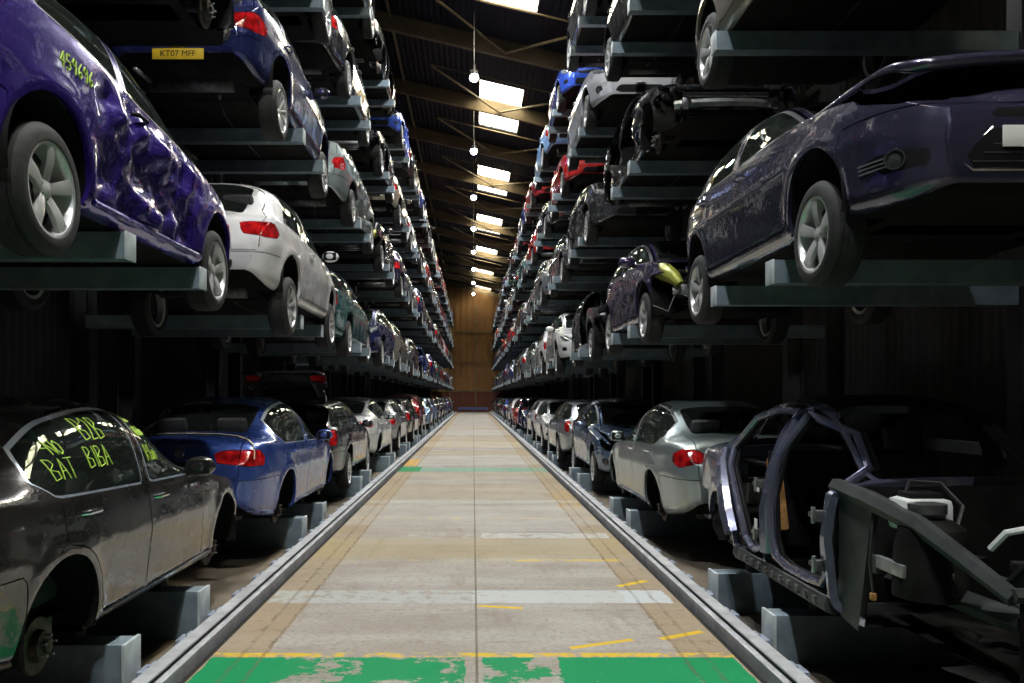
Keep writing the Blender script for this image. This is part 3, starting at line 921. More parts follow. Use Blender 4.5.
    for c in ('fl', 'fr', 'rl', 'rr'):
        ax = S.axf if c[0] == 'f' else S.axr; sx = 1 if c[1] == 'r' else -1
        drop = opt.get('drop', .10)
        M = Matrix.Translation((sx * (float(S.wid(ax)) - .118), y(ax), S.wheel_r - drop)) @ (Matrix.Rotation(PI, 4, 'Z') if sx < 0 else Matrix.Identity(4))
        if c in ws:
            w = Part('wheel', Raw().merge(ty, M), None, 'wheel'); P.append(w)
            P.append(Part('rim', Raw().merge(rim, M), w, 'wheel'))
            P.append(Part('brake_disc', Raw().merge(disc, M), w, 'wheel'))
        else:
            P.append(Part('brake_hub', Raw().merge(hub_raw(), M @ Matrix.Translation((-.06, 0, 0))), None, 'body', 'bare brake disc and hub without a wheel'))
    # cabin
    it = Raw()
    it.box((0, y(S.cowl[0] + .38), .80), (1.32, .34, .26), 'BLACK', .06)
    it.box((0, y(S.bp), .30), (1.36, S.wb - .5, .04), 'BLACK', .01)
    it.box((0, y(S.bp - .35), .42), (.20, .9, .22), 'BLACK', .04)
    it.box((0, y(S.base[0] - .12), .86 if S.style == 'sedan' else .55), (1.2, .36, .03), 'BLACK', .01)
    add('cabin_floor', it)
    for sx in (-1, 1):
        add('front_seat', Raw().merge(seat_raw(), Matrix.Translation((sx * .36, y(S.bp - .12), .32))), label=None)
    rs = Raw()
    for sx in (-.33, .33): rs.merge(seat_raw(), Matrix.Translation((sx, y(S.axr - .20), .34)) @ Matrix.Scale(1.28, 4, (1, 0, 0)))
    add('rear_seat', rs)
    sw = Raw(); Ms = Matrix.Translation((.36, y(S.cowl[0] + .62), .86)) @ Matrix.Rotation(.5, 4, 'X')
    t = Raw().tube([(.18 * math.cos(a), 0, .18 * math.sin(a)) for a in np.linspace(0, 2 * PI, 25)[:-1]], .014, 'BLACK', 6, closed=True)
    t.box((0, .02, 0), (.14, .04, .10), 'BLACK', .02); t.box((0, .01, 0), (.34, .02, .03), 'BLACK', .008)
    sw.merge(t, Ms); add('steering_wheel', sw)
    if opt.get('extra'): opt['extra'](S, P, add, ex, Mt)
    return S, P

# variants kept as templates: lod 0 parts, lod 1 few parts, lod 2 one mesh
CACHE = {}
def car_template(vname, lod):
    key = (vname, lod)
    if key in CACHE: return CACHE[key]
    if (vname, 'raw') not in CACHE: CACHE[(vname, 'raw')] = build_car(VARIANTS[vname])
    S, P = CACHE[(vname, 'raw')]
    rows = []          # (name, parent index or None, mesh, label)
    if lod == 0:
        pidx = {}
        for p in P:
            par = None
            if p.parent is not None:
                if isinstance(p.parent, Part): par = pidx[id(p.parent)]
                else:
                    par = next((i for i, r in enumerate(rows) if r[0] == p.parent), None)
            pidx[id(p)] = len(rows)
            rows.append((p.name, par, make_mesh(p.name, p.raw), p.label))
    elif lod == 1:
        grp = {}; order = []
        nW = 0
        for p in P:
            if p.cls == 'wheel':
                if p.name == 'wheel': nW += 1
                k = ('wheel', nW)
            elif p.cls == 'glass': k = ('windows', 0)
            elif p.cls == 'head': k = ('headlight', 1 if p.raw.v[0][0] > 0 else 0)
            elif p.cls == 'tail': k = ('tail_light', 1 if p.raw.v[0][0] > 0 else 0)
            elif p.name in ('front_seat', 'rear_seat', 'steering_wheel', 'badge', 'fog_light'): continue
            elif p.name == 'bonnet' or p.name in ('tailgate', 'boot_lid', 'front_bumper', 'rear_bumper'): k = (p.name, 0)
            else: k = ('body', 0)
            if k not in grp: grp[k] = Raw(); order.append(k)
            grp[k].merge(p.raw)
        for k in order: rows.append((k[0], None, make_mesh(k[0], grp[k]), None))
    else:
        r = Raw()
        for p in P:
            if p.name in ('front_seat', 'rear_seat', 'steering_wheel', 'badge', 'fog_light', 'cabin_floor', 'brake_disc'): continue
            r.merge(p.raw)
        rows.append(('car', None, make_mesh('car', r), None))
    CACHE[key] = (S, rows)
    return CACHE[key]

PROTO = {}
def set_paint(o, pm):
    me = o.data
    if me.materials and me.materials[0] is PAINTS['grey']:
        o.material_slots[0].link = 'OBJECT'; o.material_slots[0].material = pm

def place_car(vname, lod, color, loc, rz, label, cat, group, name='car'):
    """the first of a kind is built, the next ones are copies of it and of each of its parts"""
    S, rows = car_template(vname, lod)
    key = (vname, lod)
    pm = PAINTS[color]
    if lod == 2:
        o = link(name, rows[0][2]); o.location = loc; o.rotation_euler = (0, 0, rz)
        set_paint(o, pm); tag(o, label, cat, group); return o
    if key not in PROTO:
        root = empty(name, loc, rz); objs = []
        for (n, par, me, lab) in rows:
            o = link(n, me, root if par is None else objs[par])
            if lab: o['label'] = lab
            objs.append(o)
        PROTO[key] = (root, objs)
    else:
        r0, o0 = PROTO[key]
        root = r0.copy(); COL.objects.link(root); root.name = name; root.location = loc; root.rotation_euler = (0, 0, rz)
        objs = []
        for o_, (n, par, me, lab) in zip(o0, rows):
            c = o_.copy(); COL.objects.link(c); c.parent = root if par is None else objs[par]; objs.append(c)
    for o in objs: set_paint(o, pm)
    tag(root, label, cat, group)
    return root
# ------------------------------------------------------------------ variants
def dent_flank(u0, u1, amp, seed=0.):
    def f(S, P):
        P = P.copy()
        for i in range(P.shape[0]):
            for j in range(P.shape[1]):
                x, u, z, v = P[i, j]
                if u0 < u < u1 and 1.08 < v < 1.98:
                    e = min(1, (u - u0) / .25, (u1 - u) / .25) * min(1, (v - 1.08) / .12, (1.98 - v) / .12)
                    n = mnoise.fractal(Vector((u * 2.6 + seed, z * 4.2, seed)), 1., 2., 4)
                    rdg = abs(mnoise.noise(Vector((u * 3.1 + z * 2.2, z * 5 - u * 1.2, seed + 3)))) 
                    P[i, j, 0] -= amp * e * (.5 + n * .9 - rdg * 1.2)
        return P
    return f

def civic_extra(S, P, add, ex, Mt):
    add('marker_writing', chalk(S, '459696', 3.44, .865, .066, .1, rad=.004), label='yellow marker digits on the rear flank')
    for s in (1, -1): add('side_skirt', tube_on(S, [(u, .27) for u in np.linspace(S.axf + .45, S.axr - .45, 12)], .02, 'PAINT', .0, s))

def bmw_extra(S, P, add, ex, Mt):
    lines = [('B2B', 3.12, 1.265, .10), ('-NO', 3.53, 1.205, .058), ('BAT', 3.58, 1.075, .088), ('BIBA', 3.20, 1.11, .096),
             ('MoHn', 2.38, 1.345, .055), ('Window', 2.385, 1.255, .05), ('Rbm', 2.37, 1.09, .085)]
    for t, u, z, s in lines:
        add('marker_writing', chalk(S, t, u, z, s, -.15, rad=.0032), label='yellow-green marker writing on the window')
    ch = Raw()
    for s in (1, -1): add('sill_trim', tube_on(S, [(u, .285) for u in np.linspace(S.axf + .42, S.axr - .42, 12)], .010, 'CHROME', .004, s), label='bright strip along the sill')

def audi_extra(S, P, add, ex, Mt):
    L = S.L; y = lambda u: S.y0 - u
    def tz(x, u):
        X, Z, V = ring(S, u); m = V >= 1.9
        return float(np.interp(abs(x), X[m][::-1], Z[m][::-1]))
    pts = [(x, y(u), tz(x, u) + .012) for x, u in [(-.6, 4.16), (-.3, 4.2), (0, 4.22), (.3, 4.24), (.5, 4.30), (.62, 4.38), (.70, 4.46)]]
    pts += [(side_x(S, 4.53, z) + .012, y(4.53 + .08 * k), z) for k, z in enumerate((.95, .88))]
    r = Raw()
    for a, b in zip(pts[:-1], pts[1:]):
        r.add([(a[0], a[1] - .02, a[2]), (a[0], a[1] + .02, a[2] + .004), (b[0], b[1] + .02, b[2] + .004), (b[0], b[1] - .02, b[2])], [(0, 1, 2, 3)], 'STRAP')
        r.add([(a[0], a[1] - .02, a[2] - .004), (a[0], a[1] + .02, a[2]), (b[0], b[1] + .02, b[2]), (b[0], b[1] - .02, b[2] - .004)], [(3, 2, 1, 0)], 'STRAP')
    add('torn_strip', r, label='loose tan strip hanging over the boot corner')

def ford_extra(S, P, add, ex, Mt):
    y = lambda u: S.y0 - u
    r = Raw()
    # chrome surround of the wide lower grille
    for s in (1, -1):
        pts = [(.0, .335), (.40, .335), (.455, .37), (.44, .42), (.30, .55)]
        r.tube([(s * x, y(-.012 + .08 * x ** 3), z) for x, z in pts], .010, 'CHROME', 6)
    for k in range(3):
        r.tube([(x, y(-.016), .375 + k * .045) for x in np.linspace(-.40 + k * .05, .40 - k * .05, 9)], .004, 'ENGINE', 5)
    add('grille_surround', r, 'front_bumper', label='bright surround of the lower grille')
    t = Raw().lathe_x([(0, .034), (.004, .034), (.004, 0)], 'BLACK', 18)
    add('towing_eye_hole', Raw().merge(t, Matrix.Translation((.545, y(.012), .515)) @ Matrix.Rotation(PI / 2 - .3, 4, 'Z')), 'front_bumper')
    for s in (1, -1):
        b = Raw()
        for k in range(3):
            b.tube([(s * side_x(S, u, .40 + k * .022) + s * .004, y(u), .40 + k * .022) for u in (.16, .22, .30, .36)], .005, 'BAREMETAL', 5)
        add('fog_louvre', b, 'front_bumper')

def bare_front_extra(S, P, add, ex, Mt):
    y = lambda u: S.y0 - u
    for s in (1, -1):
        r = Raw(); pts = [(s * .70, y(.95), .84), (s * .71, y(.70), .80), (s * .68, y(.46), .74), (s * .62, y(.30), .66), (s * .56, y(.22), .56)]
        r.tube(pts, [.06, .10, .11, .085, .05], 'GOLD', 10)
        add('inner_wing', r, label='yellow-green inner wing laid bare at the front')
    for k, (a, b, c) in enumerate([(-.5, .3, .72), (.2, .5, .62), (.55, .2, .50)]):
        w = Raw(); w.tube([(a, y(.25), c), (a + .12, y(.05), c - .10), (a + .2, y(.0), c - .28), (a + .35, y(.1), c - .2)], .009, 'WIRE', 5)
        add('loose_wire', w)

VARIANTS = {
    'coupe': dict(kind='coupe', rim='five', drop=.10, dent=dent_flank(1.25, 3.1, .075, 4.), extra=civic_extra, handle='BLACK', skip={'wing_mirror'},
                  tail_poly=[(-.10, .80), (.20, .88), (.34, .97), (.24, .985), (.02, .93), (-.12, .88)]),
    'golf': dict(kind='golf', rim='seven', drop=.20, tail_poly=[(-.32, .80), (-.05, .76), (.22, .78), (.30, .84), (.18, .93), (-.10, .95), (-.30, .93)], plate='KN07 VEX', no_plate=True),
    'bmw': dict(kind='sedan', rim='five', wheels=(), trim='BRIGHT', trim_w=.013, extra=bmw_extra, plate='LD12 OJK', handle='CHROME'),
    'audi': dict(kind='sedan', rim='five', wheels=(), trim='BRIGHT', extra=audi_extra, no_plate=True,
                 tail_poly=[(-.50, .84), (-.15, .80), (.18, .80), (.22, .88), (.10, .965), (-.30, .97), (-.50, .95)]),
    'silver_sedan': dict(kind='sedan', rim='ten', wheels=(), no_plate=True, trim='TRIM',
                         tail_poly=[(-.30, .84), (.05, .78), (.24, .84), (.24, .92), (.02, .985), (-.22, .975), (-.30, .93)]),
    'open_estate': dict(kind='estate', rim='ten', tail_open=1.5, gate_lights=True, plate='YF58 LLO', no_plate=True),
    'ford': dict(kind='hatch', fog_z=.425, rim='five', skip={'headlight', 'wing_mirror'}, drop=.15, bonnet_open=.16, engine=True, front_plate=True, front_plate_z=.50, extra=ford_extra, gtrim='PAINT',
                 grille_poly=[(-.01, .60), (.30, .60), (.36, .66), (-.01, .67)],
                 intake_poly=[(-.01, .33), (.40, .33), (.45, .37), (.44, .42), (.30, .545), (-.01, .56)],
                 fog_poly=[(-.22, .37), (.10, .36), (.30, .47), (-.05, .47), (-.24, .455)],
                 head_poly=[(-.30, .645), (.0, .64), (.34, .72), (.48, .84), (.24, .83), (-.24, .75)]),
    'bare_front': dict(kind='hatch', rim='five', skip={'headlight', 'front_bumper', 'bonnet'}, engine=True, extra=bare_front_extra, dent=dent_flank(1.2, 3.0, .022, 9.)),
    'hatch': dict(kind='hatch', rim='five', skip={'wing_mirror'}, plate='NJ07 MFF', engine=False),
    'hatch_dented': dict(kind='hatch', rim='ten', dent=dent_flank(.9, 3.4, .085, 2.), skip={'wing_mirror'}, plate='VO06 KPT'),
    'estate': dict(kind='estate', rim='seven', skip={'wing_mirror'}, plate='BV08 XRA'),
    'suv': dict(kind='suv', rim='five', skip={'wing_mirror'}, plate='HG11 DZO'),
    'city': dict(kind='city', rim='seven', skip={'wing_mirror'}, plate='RE05 TYV'),
    'sedan': dict(kind='sedan', rim='ten', skip={'wing_mirror'}, plate='SA56 UHB'),
    'coupe_white': dict(kind='sedan', rim='twin', wheels=('fl', 'fr'), no_plate=True, tail_poly=[(-.45, .86), (.0, .82), (.24, .86), (.24, .92), (.0, .97), (-.45, .95)]),
    'doorless': dict(kind='hatch', rim='five', no_doors=('front_door',), skip={'bonnet', 'headlight', 'front_bumper'}, engine=True, dent=dent_flank(2.4, 3.6, .06, 5.)),
    'doorless_sedan': dict(kind='sedan', rim='ten', no_doors=('front_door', 'rear_door'), skip={'boot_lid', 'rear_bumper'}, wheels=()),
    'torn': dict(kind='sedan', rim='ten', no_doors=('front_door', 'rear_door'), skip={'front_bumper', 'bonnet', 'headlight', 'windscreen'}, wheels=(), engine=True, dent=dent_flank(.4, 4.2, .07, 6.)),
    'plate_hatch': dict(kind='hatch', rim='ten', plate='KT07 MFF', plate_z=.40, drop=.22, tail_poly=[(-.42, .70), (.0, .66), (.24, .70), (.30, .80), (.10, .88), (-.42, .85)]),
    'raised_bonnet': dict(kind='sedan', rim='ten', bonnet_open=.10, engine=True, skip={'headlight'}, dent=dent_flank(.5, 1.5, .04, 8.), wheels=('fl', 'fr', 'rl', 'rr')),
    'open_boot': dict(kind='estate', rim='five', skip={'wing_mirror'}, tail_open=1.4, no_plate=True, gate_lights=True),
}

# ------------------------------------------------------------------ node shorthand
class NB_:
    def __init__(s, nt): s.nt = nt
    def val(s, x):
        return x
    def m(s, op, a, b=None, c=None, clamp=False):
        n = s.nt.nodes.new('ShaderNodeMath'); n.operation = op; n.use_clamp = clamp
        for i, x in enumerate((a, b, c)):
            if x is None: continue
            if isinstance(x, (int, float)): n.inputs[i].default_value = x
            else: s.nt.links.new(x, n.inputs[i])
        return n.outputs[0]
    def mul(s, *a):
        r = a[0]
        for x in a[1:]: r = s.m('MULTIPLY', r, x)
        return r
    def band(s, v, a, b):
        return s.m('MULTIPLY', s.m('GREATER_THAN', v, a), s.m('LESS_THAN', v, b))
    def mix(s, fac, a, b):
        n = s.nt.nodes.new('ShaderNodeMixRGB')
        for i, x in enumerate((fac, a, b)):
            if isinstance(x, (int, float)): n.inputs[i].default_value = x
            elif isinstance(x, tuple): n.inputs[i].default_value = (*x, 1)
            else: s.nt.links.new(x, n.inputs[i])
        return n.outputs[0]
    def noise(s, vec, scale, detail=5, rough=.6, stretch=None):
        if stretch:
            mp = s.nt.nodes.new('ShaderNodeMapping'); mp.inputs['Scale'].default_value = stretch
            s.nt.links.new(vec, mp.inputs['Vector']); vec = mp.outputs['Vector']
        n = s.nt.nodes.new('ShaderNodeTexNoise'); n.inputs['Scale'].default_value = scale
        n.inputs['Detail'].default_value = detail; n.inputs['Roughness'].default_value = rough
        s.nt.links.new(vec, n.inputs['Vector']); return n.outputs['Fac']
    def sm(s, v, a, b):
        n = s.nt.nodes.new('ShaderNodeMapRange'); n.interpolation_type = 'SMOOTHSTEP'
        n.inputs['From Min'].default_value = a; n.inputs['From Max'].default_value = b
        s.nt.links.new(v, n.inputs['Value']); return n.outputs['Result']

def floor_material():
    m, nt, b = new_mat('painted_concrete'); k = NB_(nt)
    tc = nt.nodes.new('ShaderNodeTexCoord'); vec = tc.outputs['Object']
    sp = nt.nodes.new('ShaderNodeSeparateXYZ'); nt.links.new(vec, sp.inputs[0])
    X, Y = sp.outputs[0], sp.outputs[1]
    n1 = k.noise(vec, .9, 6); n2 = k.noise(vec, 7, 8, .7); n3 = k.noise(vec, 24, 8, .8)
    ns = k.noise(vec, 1., 5, .65, (.35, 1.6, 1))
    nl = k.noise(vec, 2.2, 6, .7, (1.8, .4, 1))
    wob = k.m('MULTIPLY', k.m('SUBTRACT', n2, .5), .09)
    Yw = k.m('ADD', Y, wob); Xw = k.m('ADD', X, wob)
    AX = k.m('ABSOLUTE', Xw)
    base = k.mix(k.sm(n1, .3, .7), (.30, .275, .245), (.40, .38, .35))
    base = k.mix(k.mul(k.sm(ns, .42, .66), .55), base, (.44, .425, .40))
    base = k.mix(k.mul(k.sm(ns, .60, .40), .35), base, (.30, .255, .205))
    base = k.mix(k.mul(k.sm(n3, .46, .70), .6), base, (.13, .112, .09))
    base = k.mix(k.mul(k.sm(nl, .52, .72), .45), base, (.19, .155, .12))
    edge = k.m('GREATER_THAN', AX, 1.36)
    base = k.mix(k.mul(edge, k.m('ADD', k.mul(n1, .9), .15)), base, (.32, .235, .13))
    base = k.mix(k.mul(edge, k.sm(n2, .55, .68), .6), base, (.18, .125, .07))
    wear = k.sm(n2, .40, .52); wear2 = k.sm(n2, .50, .60)
    def paintband(col, y0, y1, a=.8, w=wear, xr=None):
        nonlocal base
        f = k.mul(k.band(Yw, y0, y1), w, a)
        if xr: f = k.mul(f, k.band(Xw, *xr))
        base = k.mix(f, base, col)
    # tan wear and pale bands
    def soft(col, y0, y1, a, x0=-9., x1=9.):
        nonlocal base
        f = k.mul(k.sm(Yw, y0 - .15, y0 + .15), k.sm(Yw, y1 + .15, y1 - .15), k.m('ADD', k.mul(n1, .8), .3), a, k.band(Xw, x0, x1))
        base = k.mix(f, base, col)
    soft((.37, .30, .16), 8.75, 10.0, .75); soft((.36, .30, .19), 13.7, 16.2, .55); soft((.38, .31, .20), 17.4, 18.8, .5)
    soft((.40, .33, .20), 24.5, 26., .6); soft((.42, .34, .20), 33., 35.5, .6); soft((.44, .36, .22), 45., 49., .5)
    soft((.46, .45, .43), 11., 13., .5); soft((.46, .45, .43), 20.8, 24., .5); soft((.48, .46, .43), 28., 31.5, .5); soft((.48, .46, .43), 37., 43., .5)
    paintband((.42, .45, .45), 6.85, 7.30, .75, wear, (-1.70, .0))
    paintband((.50, .54, .55), 6.85, 7.30, .75, k.sm(n2, .30, .46), (.0, 1.66))
    paintband((.52, .58, .62), 6.85, 7.30, .5, 1., (1.28, 1.66))
    paintband((.50, .52, .52), 10.0, 10.38, .7, wear, (.1, 1.66)); paintband((.46, .47, .46), 10.0, 10.38, .5, wear2, (-.8, .1))
    paintband((.48, .50, .48), 13.3, 13.7, .4, wear)
    for yy in (5.75, 6.6, 8.35, 9.1, 11.3, 12.4, 14.4, 17.2): paintband((.22, .17, .12), yy, yy + .05, .5, wear2)
    Y_ = (.68, .46, .03)
    paintband(Y_, 8.60, 8.70, .7, wear, (.45, 1.55)); paintband(Y_, 8.60, 8.70, .35, wear2, (-1.3, .45)); paintband(Y_, 11.6, 11.72, .6, wear2)
    paintband((.60, .33, .02), 20.6, 22.6, .85, wear, (-1.72, -1.42))
    paintband((.60, .38, .03), 12.5, 15, .6, wear2, (1.30, 1.75)); paintband((.60, .40, .03), 28, 33, .6, wear2)
    paintband(Y_, 5.43, 5.52,   .9, k.sm(n2, .44, .54)); 
    # green
    G = (.0, .245, .088)
    paintband(G, 0., 5.42, .96, k.sm(n2, .30, .36), (-1.70, -1.22)); paintband(G, 0., 5.42, .96, k.sm(n2, .33, .38), (.55, 1.70))
    big = k.noise(vec, 2.6, 7, .72)
    paintband(G, 0., 5.42, .94, k.sm(big, .45, .49), (-1.22, -.05)); paintband(G, 0., 5.42, .94, k.sm(big, .48, .52), (.06, .55))
    paintband(G, 0., 5.42, .45, k.sm(big, .53, .60), (-.4, .1))
    paintband(G, 18.9, 20.2, .9, 1., (-1.74, -1.22)); paintband((.10, .36, .26), 18.9, 20.0, .7, wear, (-1.2, 1.74))
    # oblique yellow ticks on the right
    for (xa, ya, xb, yb, w) in [(1.32, 5.83, 1.66, 6.02, .032), (1.30, 7.45, 1.60, 7.68, .035), (.66, 5.62, 1.12, 5.82, .028), (.03, 6.76, .40, 6.68, .03)]:
        L = math.hypot(xb - xa, yb - ya); cx, sx = (xb - xa) / L, (yb - ya) / L
        dx = k.m('SUBTRACT', X, xa); dy = k.m('SUBTRACT', Y, ya)
        t = k.m('ADD', k.mul(dx, cx), k.mul(dy, sx)); d = k.m('ABSOLUTE', k.m('SUBTRACT', k.mul(dy, cx), k.mul(dx, sx)))
        f = k.mul(k.band(t, 0., L), k.m('LESS_THAN', d, w), k.sm(n2, .36, .44), .95)
        base = k.mix(f, base, Y_)
    # scuffs and tyre grooves
    for c, w, a in ((1.375, .014, .6), (1.52, .016, .45)):
        f = k.mul(k.m('LESS_THAN', k.m('ABSOLUTE', k.m('SUBTRACT', AX, c)), w), k.m('ADD', k.mul(k.sm(n2, .40, .6), .7), .3), a)
        base = k.mix(f, base, (.12, .095, .07))
    f = k.mul(k.m('LESS_THAN', k.m('ABSOLUTE', k.m('SUBTRACT', X, .024)), .009), k.m('ADD', k.mul(n1, .9), .2))
    base = k.mix(f, base, (.10, .08, .06))
    nt.links.new(base, b.inputs['Base Color'])
    b.inputs['Roughness'].default_value = .7; b.inputs['Specular IOR Level'].default_value = .06
    bp = nt.nodes.new('ShaderNodeBump'); bp.inputs['Strength'].default_value = .25; bp.inputs['Distance'].default_value = .01
    nt.links.new(n3, bp.inputs['Height']); nt.links.new(bp.outputs[0], b.inputs['Normal'])
    return m

def corrugated(name, c1, c2, axis=0, scale=18., bump=.6, rough=.7, low=None):
    m, nt, b = new_mat(name); k = NB_(nt)
    tc = nt.nodes.new('ShaderNodeTexCoord'); vec = tc.outputs['Object']
    sp = nt.nodes.new('ShaderNodeSeparateXYZ'); nt.links.new(vec, sp.inputs[0])
    n1 = k.noise(vec, .35, 7, .7); n2 = k.noise(vec, 2.5, 6, .7, (1, 1, .25))
    col = k.mix(k.sm(n1, .3, .7), c1, c2)
    col = k.mix(k.mul(k.sm(n2, .5, .75), .5), col, tuple(x * .4 for x in c1))
    if low: col = k.mix(k.m('LESS_THAN', sp.outputs[2], low[0]), col, low[1])
    nt.links.new(col, b.inputs['Base Color']); b.inputs['Roughness'].default_value = rough; b.inputs['Specular IOR Level'].default_value = .1
    w = k.m('SINE', k.mul(sp.outputs[axis], scale))
    bp = nt.nodes.new('ShaderNodeBump'); bp.inputs['Strength'].default_value = bump; bp.inputs['Distance'].default_value = .03
    nt.links.new(w, bp.inputs['Height']); nt.links.new(bp.outputs[0], b.inputs['Normal'])
    return m

MATS.update({
    'FLOOR': floor_material(),
    'VOID': pmat('gap_shade', (.004, .004, .004), .9),
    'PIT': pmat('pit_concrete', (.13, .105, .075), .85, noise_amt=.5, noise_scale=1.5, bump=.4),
    'RAIL': pmat('galvanised_rail', (.42, .43, .45), .55, .1, noise_amt=.25, noise_scale=5),
    'GALVEND': pmat('galvanised_end_lit', (.58, .64, .66), .45, .1, noise_amt=.2, noise_scale=6),  # paler than the beam steel: light on the tips put into the colour
    'GALV': pmat('galvanised_beam', (.20, .26, .30), .42, .2, noise_amt=.22, noise_scale=7),
    'STUB': pmat('blue_grey_steel', (.30, .35, .44), .5, .3, noise_amt=.2),
    'COLUMN': pmat('dark_column_steel', (.022, .023, .025), .6, .2, noise_amt=.3, noise_scale=3),
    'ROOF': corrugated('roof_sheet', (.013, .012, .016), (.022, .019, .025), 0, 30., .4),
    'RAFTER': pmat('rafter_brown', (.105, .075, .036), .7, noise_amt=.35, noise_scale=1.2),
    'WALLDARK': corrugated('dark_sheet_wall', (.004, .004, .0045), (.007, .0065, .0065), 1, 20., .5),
    'WALLEND': corrugated('rust_sheet_wall', (.16, .085, .035), (.22, .12, .05), 0, 9., .5, low=(2.35, (.13, .05, .035))),
    'WALLBEHIND': corrugated('wall_behind', (.05, .05, .05), (.06, .06, .06), 0, 20., .5),
    'BULB': None,
    'PANE': None,
    'LAMPCAP': pmat('lamp_cap', (.10, .10, .11), .5, .6),
    'BLUEBAR': pmat('blue_barrier', (.06, .10, .28), .5, noise_amt=.2),
    'LABELW': pmat('white_sticker', (.72, .74, .76), .5),
})
m, nt, b = new_mat('lamp_glow'); b.inputs['Emission Color'].default_value = (.82, .88, 1, 1); b.inputs['Emission Strength'].default_value = 30; MATS['BULB'] = m
m = bpy.data.materials.new('skylight_pane'); m.use_nodes = True; nt = m.node_tree; nt.nodes.clear()
o_ = nt.nodes.new('ShaderNodeOutputMaterial'); t_ = nt.nodes.new('ShaderNodeBsdfTransparent'); t_.inputs[0].default_value = (.92, .86, .68, 1)
d_ = nt.nodes.new('ShaderNodeBsdfTranslucent'); d_.inputs[0].default_value = (.9, .85, .7, 1); x_ = nt.nodes.new('ShaderNodeMixShader'); x_.inputs[0].default_value = .35
nt.links.new(t_.outputs[0], x_.inputs[1]); nt.links.new(d_.outputs[0], x_.inputs[2]); nt.links.new(x_.outputs[0], o_.inputs[0]); MATS['PANE'] = m

def obj_raw(name, raw, parent=None, sharp=.6):
    return link(name, make_mesh(name, raw, sharp), parent)

